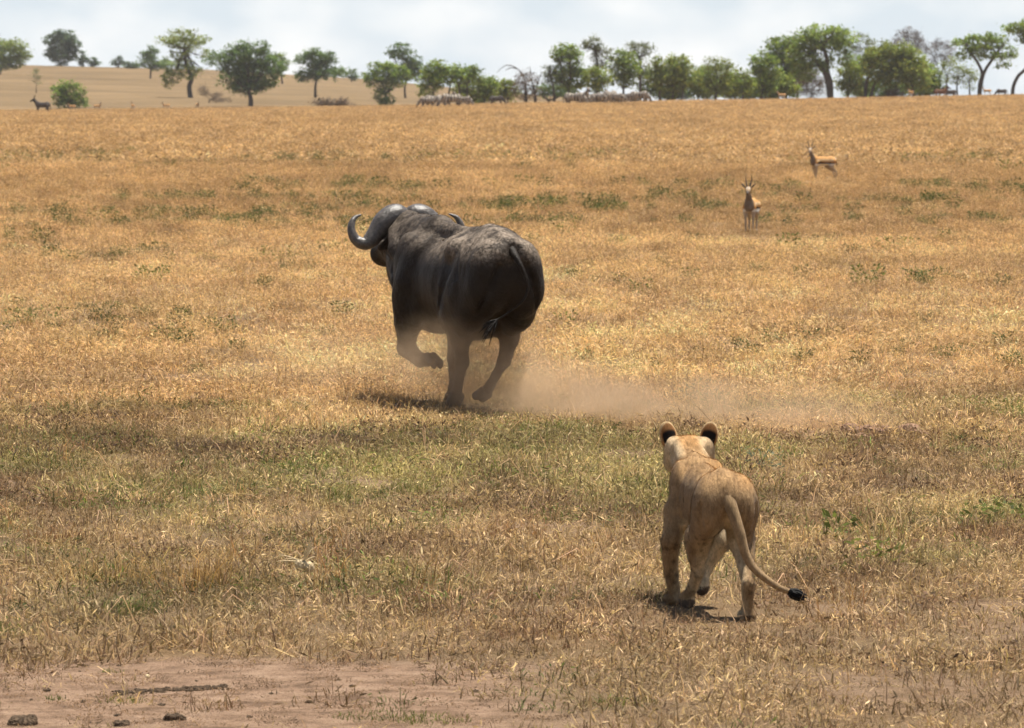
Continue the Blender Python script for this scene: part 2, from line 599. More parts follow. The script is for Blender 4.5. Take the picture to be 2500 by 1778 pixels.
def keep(x, y, p):
    m = R.uniform(0, 1, len(x)) < p
    return x[m], y[m]


# short sparse turf in front
x, y = wedge(22.5, 52, 38)
x, y = keep(x, y, (1 - 0.93 * bare_soil(x, y)) * (1 - 0.8 * sstep(43, 52, y)) * (1 - 0.25 * tread(x, y)))
scatter("short_grass", C_SHORT, NV, pts(x, y), (1 - 0.45 * tread(x, y)) * R.uniform(0.6, 1.1, len(x)) * (0.65 + 0.75 * fbm(x / 0.9, y / 1.6, 81)), zone_tint(x, y),
        "short dry and olive turf around the walking lion", "grass")
# taller dry grass: scattered tufts in front, closed cover behind
X, Y = [], []
x, y = wedge(26.3, 45, 16)
tall = sstep(0.50, 0.70, fbm(x / 1.3, y / 2.0, 41)) * sstep(27.5, 30, y)
tall = np.maximum(tall, np.exp(-((x + 2.0) / 0.6) ** 2 - ((y - 31.2) / 1.1) ** 2) * 1.2)
x, y = keep(x, y, tall * 0.6 * (1 - bare_soil(x, y)))
X.append(x); Y.append(y)
for d0, d1, dens in ((41, 62, 22), (62, 110, 13), (110, 210, 6.0)):
    x, y = wedge(d0, d1, dens)
    x, y = keep(x, y, (1 - 0.97 * bare_soil(x, y)) * (0.35 + 0.65 * sstep(0.3, 0.55, fbm(x / 0.8, y / 1.6, 71))) * sstep(39, 50, y + 6 * (fbm(x / 1.5, y / 3.0, 72) - 0.5)))
    X.append(x); Y.append(y)
x, y = np.concatenate(X), np.concatenate(Y)
scatter("dry_grass", C_DRY, NV, pts(x, y), (1 - 0.5 * tread(x, y)) * R.uniform(0.6, 1.1, len(x)) * (1 + 0.5 * sstep(80, 200, y)) * (0.72 + 0.28 * sstep(36, 50, y)), zone_tint(x, y),
        "golden dry grass covering the plain behind the buffalo", "grass")
x, y = wedge(200, 900, 0.6)
scatter("far_grass", C_FAR, NV, pts(x, y), R.uniform(1.2, 2.1, len(x)), 0.92 * zone_tint(x, y),
        "distant golden grass reaching to the crest below the trees", "grass", squash=0.75)
# pale straw lying about
x, y = wedge(25, 100, 5.0)
x, y = keep(x, y, (1 - 0.75 * bare_soil(x, y)) * np.clip(0.15 + 2.4 * (fbm(x / 1.2, y / 2.4, 93) - 0.3), 0.1, 1))
scatter("straw_litter", C_STRAW, NV, pts(x, y, 0.02 + 0.05 * sstep(40, 50, y)), R.uniform(0.6, 1.2, len(x)),
        np.clip(STRAW * R.uniform(0.9, 1.35, (len(x), 1)), 0, 0.82),
        "pale broken straw lying across the short grass", "straw")
x, y = wedge(26.5, 150, 1.3)
x, y = keep(x, y, np.clip(2.6 * (fbm(x / 1.3, y / 2.6, 44) - 0.36), 0.03, 1) * (1 - bare_soil(x, y)))
scatter("seed_stalks", C_STALK, NV, pts(x, y), R.uniform(0.6, 1.05, len(x)),
        np.where(R.uniform(0, 1, (len(x), 1)) < 0.6, GOLD, TAN) * R.uniform(0.8, 1.2, (len(x), 1)),
        "thin upright seed stalks standing above the dry grass", "grass")
# dark leaf litter between the turf
x, y = wedge(25, 47, 9.0)
p = sstep(0.50, 0.66, fbm(x / 0.9, y / 1.5, 51)) + 1.3 * np.exp(-((y - 42.6 - 0.5 * np.sin(x)) / 1.3) ** 2) * sstep(0.40, 0.58, fbm(x / 0.7, y / 1.2, 52))
x, y = keep(x, y, np.clip(p, 0, 1) * (1 - 0.75 * bare_soil(x, y)))
x2, y2 = wedge(47, 120, 1.2)
x2, y2 = keep(x2, y2, sstep(0.54, 0.68, fbm(x2 / 1.3, y2 / 3.0, 53)))
x, y = np.concatenate([x, x2]), np.concatenate([y, y2])
scatter("leaf_litter", C_BROWN, NV, pts(x, y), R.uniform(0.6, 1.2, len(x)), BROWN * R.uniform(0.55, 1.3, (len(x), 1)),
        "dark brown withered leaves and twigs between the turf", "leaf litter")
# green weeds
X, Y = [], []
x, y = wedge(27, 47, 2.6)
x, y = keep(x, y, np.clip(3.2 * (fbm(x / 1.2, y / 1.8, 61) - 0.44), 0, 1) * (1 - bare_soil(x, y)) * (1 - np.exp(-((x + 1.9) / 0.9) ** 2 - ((y - 30.5) / 2.2) ** 2)))
X.append(x); Y.append(y)
x, y = wedge(47, 160, 0.75)
x, y = keep(x, y, np.clip(4.5 * (fbm(x / 3.0, y / 7.0, 62) - 0.50), 0, 1))
X.append(x); Y.append(y)
x, y = wedge(185, 260, 0.16)
x, y = keep(x, y, np.clip(4.5 * (fbm(x / 6.0, y / 16.0, 63) - 0.42), 0, 1) * np.exp(-((y - 222) / 24) ** 2))
X.append(x); Y.append(y)
x, y = np.concatenate(X), np.concatenate(Y)
m_ = ((x + 0.5) / 1.2) ** 2 + ((y - 46.2) / 2.0) ** 2 > 1
x, y = x[m_], y[m_]
wt = np.where(R.uniform(0, 1, (len(x), 1)) < 0.7, np.array([[0.085, 0.102, 0.030]]), np.array([[0.15, 0.152, 0.052]]))
scatter("green_weeds", C_WEED, NV, pts(x, y, 0.05 * sstep(45, 55, y)), R.uniform(0.35, 0.95, len(x)) * (0.55 + 0.45 * sstep(40, 60, y) + 1.0 * sstep(60, 180, y)), wt * R.uniform(0.8, 1.25, (len(x), 1)),
        "green leafy weeds dotted through the grass", "weeds")
#@@ sculpt
# ============================================================ sculpting by distance fields
class Clay:
    """Body as a smooth union of ellipsoids and tapered limbs, meshed as one continuous surface."""
    def __init__(self, lo, hi, h):
        self.lo, self.h = np.array(lo, float), h
        self.n = np.ceil((np.array(hi) - self.lo) / h).astype(int) + 1
        self.D = np.full(self.n, 0.5, np.float32)

    def _sub(self, lo, hi):
        a = np.clip(np.floor((lo - self.lo) / self.h).astype(int), 0, self.n)
        b = np.clip(np.ceil((hi - self.lo) / self.h).astype(int) + 1, 0, self.n)
        sl = tuple(slice(i, j) for i, j in zip(a, b))
        ax = [self.lo[k] + np.arange(a[k], b[k]) * self.h for k in range(3)]
        P = np.stack(np.meshgrid(*ax, indexing='ij'), -1).astype(np.float32)
        return sl, P

    def _join(self, sl, d, k, cut=False):
        A = self.D[sl]
        if cut:
            A, d = -A, d
        if k > 0:
            hh = np.clip(0.5 + 0.5 * (A - d) / k, 0, 1)
            m = A * (1 - hh) + d * hh - k * hh * (1 - hh)
        else:
            m = np.minimum(A, d)
        self.D[sl] = -m if cut else m

    def ball(self, c, r, rot=None, k=0.05, cut=False):
        c, r = np.array(c, float), np.array(r, float) * np.ones(3)
        e = r.max() + k + 0.05
        sl, P = self._sub(c - e, c + e)
        if P.size == 0:
            return
        q = P - c
        if rot is not None:
            from mathutils import Euler
            q = q @ np.array(Euler([math.radians(v) for v in rot]).to_matrix(), dtype=np.float32)
        k0 = np.linalg.norm(q / r, axis=-1)
        k1 = np.linalg.norm(q / (r * r), axis=-1) + 1e-6
        self._join(sl, k0 * (k0 - 1) / k1, k, cut)

    def limb(self, pts_, radii, k=0.04, flat=(1, 1, 1), cut=False):
        pts_ = np.array(pts_, float)
        f = np.array(flat, float)
        for i in range(len(pts_) - 1):
            a, b, r1, r2 = pts_[i], pts_[i + 1], radii[i], radii[i + 1]
            e = max(r1, r2) * f.max() + k + 0.05
            sl, P = self._sub(np.minimum(a, b) - e, np.maximum(a, b) + e)
            if P.size == 0:
                continue
            pa, ba = (P - a) / f, (b - a) / f
            t = np.clip((pa @ ba) / (ba @ ba), 0, 1)
            d = np.linalg.norm(pa - t[..., None] * ba, axis=-1) - (r1 + t * (r2 - r1))
            self._join(sl, (d * f.min()).astype(np.float32), k if i == 0 else min(k, 0.6 * min(r1, r2)), cut)

    def mesh(self, smooth=2):
        D, n = self.D, self.n
        s = D < 0
        cnt = np.zeros(n - 1, np.int8)
        for i in (0, 1):
            for j in (0, 1):
                for k in (0, 1):
                    cnt += s[i:n[0] - 1 + i, j:n[1] - 1 + j, k:n[2] - 1 + k]
        mixed = (cnt > 0) & (cnt < 8)
        cells = np.argwhere(mixed)
        idx = np.full(n - 1, -1, np.int64)
        idx[mixed] = np.arange(len(cells))
        acc = np.zeros((len(cells), 3)); w = np.zeros(len(cells))
        cor = [(i, j, k) for i in (0, 1) for j in (0, 1) for k in (0, 1)]
        for a in range(8):
            for b in range(a + 1, 8):
                ca, cb = np.array(cor[a]), np.array(cor[b])
                if np.abs(ca - cb).sum() != 1:
                    continue
                va, vb = D[tuple((cells + ca).T)], D[tuple((cells + cb).T)]
                m = (va < 0) != (vb < 0)
                t = va[m] / (va[m] - vb[m])
                acc[m] += ca + t[:, None] * (cb - ca)
                w[m] += 1
        V = self.lo + (cells + acc / w[:, None]) * self.h
        faces = []
        for ax in range(3):
            u, v = (ax + 1) % 3, (ax + 2) % 3
            sl0 = [slice(None)] * 3; sl1 = [slice(None)] * 3
            sl0[ax] = slice(0, -1); sl1[ax] = slice(1, None)
            s0, s1 = s[tuple(sl0)], s[tuple(sl1)]
            e = np.argwhere(s0 != s1)
            e = e[(e[:, u] > 0) & (e[:, v] > 0) & (e[:, u] < n[u] - 1) & (e[:, v] < n[v] - 1)]
            du, dv = np.zeros(3, int), np.zeros(3, int)
            du[u] = 1; dv[v] = 1
            q = np.stack([idx[tuple((e - du - dv).T)], idx[tuple((e - dv).T)], idx[tuple(e.T)], idx[tuple((e - du).T)]], -1)
            flip = ~s0[tuple(e.T)]
            q[flip] = q[flip][:, ::-1]
            faces.append(q)
        Fc = np.concatenate(faces)
        Fc = Fc[(Fc >= 0).all(1)]
        E = np.concatenate([Fc[:, [0, 1]], Fc[:, [1, 2]], Fc[:, [2, 3]], Fc[:, [3, 0]]])
        deg = np.bincount(E.ravel(), minlength=len(V))[:, None] + 1e-9
        for _ in range(smooth):
            for lam in (0.5, -0.48):
                a = np.zeros_like(V)
                np.add.at(a, E[:, 0], V[E[:, 1]])
                np.add.at(a, E[:, 1], V[E[:, 0]])
                V = V + lam * (a / deg - V)
        return V, Fc


def mirror(p):
    return [(-q[0], *q[1:]) for q in p]


def tube_mesh(path, radii, sides=10, flat=None):
    """Tapered tube along a smoothed path; returns verts, quads."""
    path, radii = np.array(path, float), np.array(radii, float)
    t = np.arange(len(path)); tt = np.linspace(0, len(path) - 1, (len(path) - 1) * 6 + 1)
    def cr(a):
        out = []
        for u in tt:
            i = min(int(u), len(a) - 2); f = u - i
            p0, p1, p2, p3 = a[max(i - 1, 0)], a[i], a[i + 1], a[min(i + 2, len(a) - 1)]
            out.append(0.5 * (2 * p1 + (p2 - p0) * f + (2 * p0 - 5 * p1 + 4 * p2 - p3) * f * f + (3 * p1 - p0 - 3 * p2 + p3) * f ** 3))
        return np.array(out)
    P, Rr = cr(path), np.maximum(cr(radii), 0.0005)
    T = np.gradient(P, axis=0)
    T /= np.linalg.norm(T, axis=1)[:, None] + 1e-9
    up = np.array([0.03, 0.07, 1.0]) if abs(T[0][2]) < 0.9 else np.array([1.0, 0.1, 0.05])
    V = []
    for p, tv, r_ in zip(P, T, Rr):
        a = np.cross(tv, up); a /= np.linalg.norm(a) + 1e-9
        b = np.cross(a, tv)
        up = b
        an = np.linspace(0, 2 * np.pi, sides, endpoint=False)
        V.append(p + r_ * (np.cos(an)[:, None] * a + np.sin(an)[:, None] * b * (flat or 1.0)))
    V = np.concatenate(V)
    m = len(P)
    i = np.arange(m - 1)[:, None] * sides + np.arange(sides)
    j = np.arange(m - 1)[:, None] * sides + (np.arange(sides) + 1) % sides
    Q = np.stack([i, j, j + sides, i + sides], -1).reshape(-1, 4)
    k = len(V)
    V = np.concatenate([V, P[:1], P[-1:]])
    a = np.arange(sides); b = (a + 1) % sides
    T1 = np.stack([b, a, np.full(sides, k)], -1)
    o = (m - 1) * sides
    T2 = np.stack([o + a, o + b, np.full(sides, k + 1)], -1)
    return V, [Q, np.concatenate([T1, T2])]
def fur(name, V, Fc, tones, n, length, width, lift, parent, mat_, seed):
    r_ = np.random.default_rng(seed)
    a_, b_, c_ = V[Fc[:, 0]], V[Fc[:, 1]], V[Fc[:, 2]]
    nrm_ = np.cross(b_ - a_, c_ - a_)
    ar = np.linalg.norm(nrm_, axis=1) + 1e-12
    f = r_.choice(len(Fc), n, p=ar / ar.sum())
    nn = nrm_[f] / ar[f][:, None]
    w_ = r_.dirichlet((1, 1, 1, 1), n)
    P = (V[Fc[f]] * w_[..., None]).sum(1)
    flow = np.array([0, -1.0, -0.75]) + r_.normal(0, 0.28, (n, 3))
    flow -= nn * (flow * nn).sum(1)[:, None]
    flow /= np.linalg.norm(flow, axis=1)[:, None] + 1e-9
    dr = flow + nn * (lift * r_.uniform(0.5, 1.5, n))[:, None]
    sd_ = np.cross(dr, nn); sd_ /= np.linalg.norm(sd_, axis=1)[:, None] + 1e-9
    L = (length * r_.uniform(0.6, 1.4, n))[:, None]
    T = np.stack([P - sd_ * width - nn * 0.001, P + sd_ * width - nn * 0.001, P + dr * L], 1).reshape(-1, 3)
    tn_ = np.repeat((tones[Fc[f, 0]] * r_.uniform(0.85, 1.3, (n, 1)))[:, None, :], 3, 1).reshape(-1, 3)
    return link_mesh(name, new_mesh(name, T, np.arange(3 * n).reshape(-1, 3), False, tn_), mat_, parent)
#@@ buffalo
# ============================================================ buffalo
mat = NodeMat("buffalo_hide")
tc = mat.n("ShaderNodeTexCoord")
ob = tc.outputs["Object"]
tone = mat.n("ShaderNodeAttribute", attribute_name="tone")
n1 = mat.noise(ob, 7.0, 5.0, 0.6)
n2 = mat.noise(ob, 42.0, 4.0, 0.65)
mp = mat.n("ShaderNodeMapping", i_Scale=(30, 30, 140))
mat.l(ob, mp.inputs["Vector"])
hair = mat.noise(mp.outputs["Vector"], 1.0, 3.0, 0.6)
dust = mat.ramp(mat.math('ADD', mat.math('MULTIPLY', n1, 0.7), mat.math('MULTIPLY', n2, 0.3)), [(0.42, (0, 0, 0)), (0.56, (1, 1, 1))])
tsep = mat.n("ShaderNodeSeparateColor")
mat.l(tone.outputs["Color"], tsep.inputs[0])
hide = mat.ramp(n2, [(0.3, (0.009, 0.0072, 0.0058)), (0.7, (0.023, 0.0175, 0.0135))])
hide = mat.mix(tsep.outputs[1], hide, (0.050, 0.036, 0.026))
mud_and_highlight = mat.ramp(n2, [(0.3, (0.15, 0.115, 0.085)), (0.7, (0.36, 0.29, 0.225))])  # dried mud, paled to put the rump's sunlit highlight into the colour
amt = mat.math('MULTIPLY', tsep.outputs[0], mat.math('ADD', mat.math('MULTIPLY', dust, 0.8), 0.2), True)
c = mat.mix(amt, hide, mud_and_highlight)
rr = mat.n("ShaderNodeMapRange", i_To_Min=0.44, i_To_Max=0.85)
mat.l(amt, rr.inputs[0])
wr = mat.n("ShaderNodeTexWave", wave_type='BANDS', bands_direction='Y', i_Scale=1.7, i_Distortion=16.0, i_Detail=4.0)
mat.l(ob, wr.inputs["Vector"])
hgt = mat.math('ADD', mat.math('ADD', mat.math('MULTIPLY', hair, 0.35), n2), mat.math('MULTIPLY', wr.outputs["Fac"], 0.45))
M_HIDE = mat.done(mat.bsdf(c, rr.outputs[0], 0.13, mat.bump(hgt, 0.5, 0.024)))

mat = NodeMat("buffalo_horn")
ob = mat.n("ShaderNodeTexCoord").outputs["Object"]
n1 = mat.noise(ob, 26.0, 5.0, 0.65)
c = mat.ramp(n1, [(0.3, (0.045, 0.038, 0.032)), (0.55, (0.11, 0.094, 0.08)), (0.8, (0.20, 0.175, 0.15))])
M_HORN = mat.done(mat.bsdf(c, 0.36, 0.6, mat.bump(n1, 0.7, 0.014)))
mat = NodeMat("hoof")
M_HOOF = mat.done(mat.bsdf((0.035, 0.028, 0.024), 0.6, 0.4))

BUF_D = 46.5
b0 = at(1135, 1000, BUF_D)
buf = empty("buffalo", (b0[0], BUF_D, 0.0), math.radians(20))
cl = Clay((-0.75, -1.45, -0.03), (0.75, 2.25, 1.9), 0.016)
# trunk
cl.ball((0, -0.10, 1.035), (0.358, 0.80, 0.395), k=0.0)
cl.ball((0, 0.60, 1.03), (0.305, 0.50, 0.43), k=0.14)
cl.ball((0, -0.80, 1.16), (0.295, 0.34, 0.32), k=0.12)
cl.ball((0, -0.45, 1.31), (0.23, 0.50, 0.16), k=0.12)
cl.limb([(0, -1.05, 1.35), (0, -0.6, 1.45), (0, 0.0, 1.43), (0, 0.62, 1.455), (0, 1.0, 1.40)], [0.08, 0.062, 0.06, 0.10, 0.12], k=0.12)
for sx in (-1, 1):
    cl.ball((sx * 0.235, -0.45, 1.315), (0.075, 0.13, 0.085), k=0.07)
    cl.ball((sx * 0.10, -1.06, 1.30), (0.06, 0.09, 0.08), k=0.06)         # hip bone
    cl.ball((sx * 0.155, -0.95, 1.09), (0.155, 0.19, 0.31), (10, 0, 0), k=0.06)
    cl.limb([(sx * 0.17, -0.92, 1.0), (sx * 0.195, -0.72, 0.82), (sx * 0.205, -0.56, 0.70)], [0.15, 0.120, 0.085], k=0.08)  # buttock
    cl.ball((sx * 0.245, 0.62, 1.03), (0.115, 0.25, 0.40), (-14, 0, 0), k=0.05)  # shoulder
    cl.limb([(sx * 0.20, 0.46, 1.28), (sx * 0.29, 0.56, 1.02), (sx * 0.28, 0.62, 0.82)], [0.08, 0.10, 0.10], k=0.09)
# neck and head
cl.limb([(0, 0.72, 1.12), (0, 1.18, 1.25), (0, 1.42, 1.36)], [0.37, 0.29, 0.20], k=0.14, flat=(0.74, 1, 1.0))
cl.limb([(0, 0.80, 0.92), (0, 1.30, 1.10), (0, 1.72, 1.22)], [0.24, 0.21, 0.12], k=0.12, flat=(0.85, 1, 1))
cl.limb([(0, 1.42, 1.42), (0, 1.72, 1.33), (0, 1.98, 1.24)], [0.165, 0.135, 0.110], k=0.08, flat=(0.95, 1, 1))
cl.ball((0, 2.02, 1.22), (0.125, 0.10, 0.105), k=0.05)
for sx in (-1, 1):                                                           # neck muscle bands
    cl.limb([(sx * 0.15, 1.30, 1.42), (sx * 0.24, 1.0, 1.28), (sx * 0.25, 0.78, 1.12)], [0.06, 0.07, 0.06], k=0.05)
    cl.limb([(sx * 0.15, 1.30, 1.20), (sx * 0.23, 1.0, 1.02), (sx * 0.22, 0.8, 0.92)], [0.05, 0.06, 0.05], k=0.05)
# left foreleg lifted and folded under, right foreleg reaching down
cl.limb([(-0.25, 0.62, 0.90), (-0.26, 0.66, 0.70), (-0.215, 0.84, 0.475)], [0.150, 0.108, 0.068], k=0.06)
cl.limb([(-0.215, 0.84, 0.475), (-0.17, 0.62, 0.385), (-0.145, 0.47, 0.395)], [0.076, 0.056, 0.056], k=0.03)
cl.limb([(0.24, 0.62, 0.90), (0.22, 0.72, 0.66), (0.14, 0.62, 0.40), (0.10, 0.52, 0.17), (0.09, 0.56, 0.10)], [0.165, 0.115, 0.068, 0.048, 0.052], k=0.07)
# hind legs swung forward beneath the belly
for sx, hock, fet in ((-1, (-0.115, -0.26, 0.405), (-0.115, -0.12, 0.155)), (1, (0.245, -0.26, 0.41), (0.185, -0.04, 0.175))):
    cl.ball((sx * 0.210, -0.70, 1.01), (0.140, 0.27, 0.36), (16, 0, 0), k=0.04)
    cl.limb([(sx * 0.22, -0.62, 0.97), (sx * 0.235, -0.34, 0.78)], [0.185, 0.125], k=0.06, flat=(0.85, 1, 1))
    cl.limb([(sx * 0.235, -0.46, 0.79), ((sx * 0.24 + hock[0]) / 2, -0.39, 0.59), hock], [0.122, 0.072, 0.053], k=0.05)
    cl.limb([(hock[0], hock[1] - 0.05, hock[2] + 0.03), hock, tuple((np.array(hock) + np.array(fet)) / 2), fet], [0.030, 0.051, 0.036, 0.045], k=0.03)
cl.ball((0, -0.20, 0.68), (0.17, 0.35, 0.10), k=0.10)
# hollows: flank in front of the thigh, behind the shoulder, under the tail
for sx in (-1, 1):
    cl.limb([(sx * 0.42, -0.30, 1.24), (sx * 0.43, -0.26, 1.0), (sx * 0.41, -0.22, 0.80)], [0.048, 0.050, 0.032], k=0.08, cut=True)
    cl.limb([(sx * 0.43, 0.36, 1.25), (sx * 0.42, 0.34, 0.85)], [0.03, 0.03], k=0.08, cut=True)
    cl.limb([(sx * 0.36, 0.92, 1.25), (sx * 0.37, 0.90, 0.9)], [0.03, 0.035], k=0.06, cut=True)
    cl.limb([(sx * 0.245, -0.36, 1.18), (sx * 0.335, -0.37, 1.02), (sx * 0.34, -0.34, 0.86), (sx * 0.30, -0.22, 0.72)], [0.014, 0.020, 0.022, 0.014], k=0.05)
cl.limb([(0, -1.27, 1.28), (0, -1.25, 1.0), (0, -1.18, 0.80)], [0.05, 0.07, 0.06], k=0.10, cut=True)
cl.limb([(0.02, -1.17, 1.34), (0.05, -1.2, 1.2)], [0.05, 0.045], k=0.05, cut=True)
for sx in (-1, 1):
    for i in range(4):
        yy = 1.22 - 0.11 * i
        cl.limb([(sx * 0.14, yy + 0.03, 1.44), (sx * 0.255, yy, 1.25), (sx * 0.25, yy - 0.06, 1.05)], [0.006, 0.013, 0.008], k=0.03, cut=True)
    cl.limb([(sx * 0.12, -1.13, 1.20), (sx * 0.20, -1.12, 1.0), (sx * 0.25, -0.98, 0.82)], [0.012, 0.020, 0.014], k=0.04, cut=True)
    cl.limb([(sx * 0.31, -0.66, 1.28), (sx * 0.35, -0.76, 1.12), (sx * 0.345, -0.82, 0.95)], [0.008, 0.014, 0.010], k=0.06, cut=True)
V, Fc = cl.mesh(1)
top = sstep(1.16, 1.36, V[:, 2]) * (1 - sstep(-0.1, 0.5, V[:, 1]))  # rump top: dusty mud together with its painted sun highlight
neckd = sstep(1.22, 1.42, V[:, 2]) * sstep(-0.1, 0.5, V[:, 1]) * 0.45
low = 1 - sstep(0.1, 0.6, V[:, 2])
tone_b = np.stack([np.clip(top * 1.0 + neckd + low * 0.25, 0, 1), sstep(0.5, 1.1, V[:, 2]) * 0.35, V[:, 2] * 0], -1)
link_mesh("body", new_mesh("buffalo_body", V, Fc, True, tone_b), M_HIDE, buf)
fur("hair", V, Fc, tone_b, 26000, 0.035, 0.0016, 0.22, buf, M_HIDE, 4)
# horns with their broad bosses
for sx in (-1, 1):
    path = [(sx * 0.015, 1.47, 1.535), (sx * 0.10, 1.45, 1.555), (sx * 0.20, 1.44, 1.50), (sx * 0.29, 1.43, 1.39), (sx * 0.375, 1.42, 1.325),
            (sx * 0.455, 1.44, 1.36), (sx * 0.485, 1.46, 1.45), (sx * 0.455, 1.48, 1.53), (sx * 0.385, 1.49, 1.565)]
    v, q = tube_mesh(path, [0.078, 0.100, 0.096, 0.075, 0.056, 0.044, 0.033, 0.021, 0.005], 18)
    link_mesh("horn", new_mesh("buffalo_horn", v, q), M_HORN, buf)
    e = Clay((-0.2, -0.2, -0.2), (0.2, 0.2, 0.2), 0.011)
    e.ball((0, 0, 0), (0.105, 0.030, 0.052), k=0)
    e.ball((0, -0.028, 0.0), (0.08, 0.02, 0.035), k=0.02, cut=True)
    v, q = e.mesh(1)
    o = link_mesh("ear", new_mesh("buffalo_ear", v, q, True, np.full((len(v), 3), (0.25, 0.8, 0))), M_HIDE, buf)
    o.location = (sx * 0.21, 1.36, 1.33)
    o.rotation_euler = (math.radians(10), math.radians(sx * 28), math.radians(-sx * 20))
# tail swinging to one side, with its tuft
v, q = tube_mesh([(0, -1.10, 1.33), (0.02, -1.20, 1.25), (0.07, -1.24, 1.12), (0.085, -1.25, 1.02), (0.03, -1.26, 0.92), (-0.09, -1.24, 0.83), (-0.17, -1.22, 0.78)],
                 [0.042, 0.024, 0.015, 0.011, 0.009, 0.008, 0.007], 10)
tl = link_mesh("tail", new_mesh("buffalo_tail", v, q, True, np.full((len(v), 3), (0.0, 0.25, 0))), M_HIDE, buf)
tv, tq = [], []
for i in range(26):
    a = rng.normal(0, 0.022, 3)
    v, q = tube_mesh([(-0.16, -1.22, 0.785), np.array((-0.20, -1.215, 0.74)) + a, np.array((-0.235, -1.21, 0.68)) + a * 1.8], [0.007, 0.006, 0.002], 4)
    k = sum(len(t_) for t_ in tv)
    tv.append(v); tq.append([f + k for f in q])
v = np.concatenate(tv)
link_mesh("tuft", new_mesh("tail_tuft", v, [np.concatenate([f[0] for f in tq]), np.concatenate([f[1] for f in tq])], True, np.zeros((len(v), 3))), M_HIDE, tl)
# cloven hooves
def hoof(parent, p, fwd, size):
    f = np.array(fwd, float); f /= np.linalg.norm(f)
    h_ = Clay((-0.14, -0.14, -0.14), (0.14, 0.14, 0.14), 0.009)
    for sx in (-1, 1):
        h_.limb([(sx * 0.027, -0.02, 0.045), (sx * 0.030, 0.035, -0.035)], [0.040, 0.034], k=0.012)
        h_.ball((sx * 0.03, 0.05, -0.045), (0.03, 0.042, 0.022), k=0.015)
    h_.limb([(0, 0.1, -0.08), (0, 0.0, 0.01)], [0.010, 0.004], k=0.01, cut=True)
    v, q = h_.mesh(1)
    o = link_mesh("hoof", new_mesh("hoof", v * size, q), M_HOOF, parent)
    o.location = p
    z = -f
    yv = np.array((0, 1, 0.02)) if abs(f[1]) < 0.85 else np.array((0, 0.0, -1.0))
    xv = np.cross(yv, z); xv /= np.linalg.norm(xv)
    yv = np.cross(z, xv)
    o.rotation_euler = Matrix((xv, yv, z)).transposed().to_euler()
hoof(buf, (-0.13, 0.40, 0.405), (0.25, -1, 0.15), 0.98)
hoof(buf, (0.09, 0.57, 0.055), (0, 0.2, -1), 1.0)
hoof(buf, (-0.115, -0.09, 0.085), (0, 0.3, -1), 1.0)
hoof(buf, (0.155, 0.02, 0.115), (-0.3, 0.5, -0.8), 1.0)
props(buf, "dark brown buffalo with curled horns galloping away through dust", "buffalo")
#@@ lion
# ============================================================ lion
mat = NodeMat("lion_coat")
tc = mat.n("ShaderNodeTexCoord")
ob = tc.outputs["Object"]
tone = mat.n("ShaderNodeAttribute", attribute_name="tone")
mp = mat.n("ShaderNodeMapping", i_Scale=(150, 45, 60))
mat.l(ob, mp.inputs["Vector"])
hair = mat.noise(mp.outputs["Vector"], 1.0, 4.0, 0.7)
blot = mat.noise(ob, 11.0, 4.0, 0.6)
c = mat.mix(1.0, tone.outputs["Color"], mat.ramp(hair, [(0.25, (0.62, 0.60, 0.58)), (0.5, (1, 1, 1)), (0.78, (1.3, 1.3, 1.28))]), 'MULTIPLY')
mp2 = mat.n("ShaderNodeMapping", i_Scale=(38, 8, 15), i_Rotation=(0.5, 0, 0))
mat.l(ob, mp2.inputs["Vector"])
c = mat.mix(1.0, c, mat.ramp(mat.noise(mp2.outputs["Vector"], 1.0, 3.0, 0.6), [(0.3, (0.70, 0.68, 0.66)), (0.7, (1.22, 1.22, 1.2))]), 'MULTIPLY')
c = mat.mix(1.0, c, mat.ramp(blot, [(0.3, (0.84, 0.82, 0.80)), (0.7, (1.12, 1.12, 1.12))]), 'MULTIPLY')
M_COAT = mat.done(mat.bsdf(c, 0.75, 0.15, mat.bump(mat.math('ADD', hair, blot), 0.5, 0.008), **{"Sheen Weight": 0.08, "Sheen Roughness": 0.4}))

LION_D = 27.85
l0 = at(1781, 1500, LION_D)
L_Y = 0.45                                  # tail root lies this far behind the origin
th = math.radians(8)
lion = empty("lion", (l0[0] - L_Y * math.sin(th), LION_D + L_Y * math.cos(th), float(terrain(l0[0], LION_D + 0.3))), th)
cl = Clay((-0.34, -0.75, -0.02), (0.34, 1.15, 1.0), 0.0085)
# trunk
cl.ball((0, -0.30, 0.590), (0.135, 0.20, 0.130), k=0.0)
cl.ball((0, -0.02, 0.575), (0.118, 0.32, 0.125), k=0.08)
cl.ball((0, 0.30, 0.545), (0.135, 0.34, 0.175), k=0.07)
cl.limb([(0, -0.42, 0.655), (0, -0.25, 0.695), (0, 0.05, 0.680), (0, 0.38, 0.69), (0, 0.55, 0.70)], [0.035, 0.032, 0.03, 0.04, 0.05], k=0.06)
for sx in (-1, 1):
    cl.ball((sx * 0.085, -0.28, 0.655), (0.05, 0.075, 0.045), k=0.05)
    cl.ball((sx * 0.095, -0.34, 0.545), (0.075, 0.13, 0.135), k=0.05)
    cl.ball((sx * 0.110, 0.44, 0.575), (0.056, 0.110, 0.150), (-10, 0, 0), k=0.025)
    cl.ball((sx * 0.070, 0.46, 0.675), (0.030, 0.06, 0.05), k=0.04)
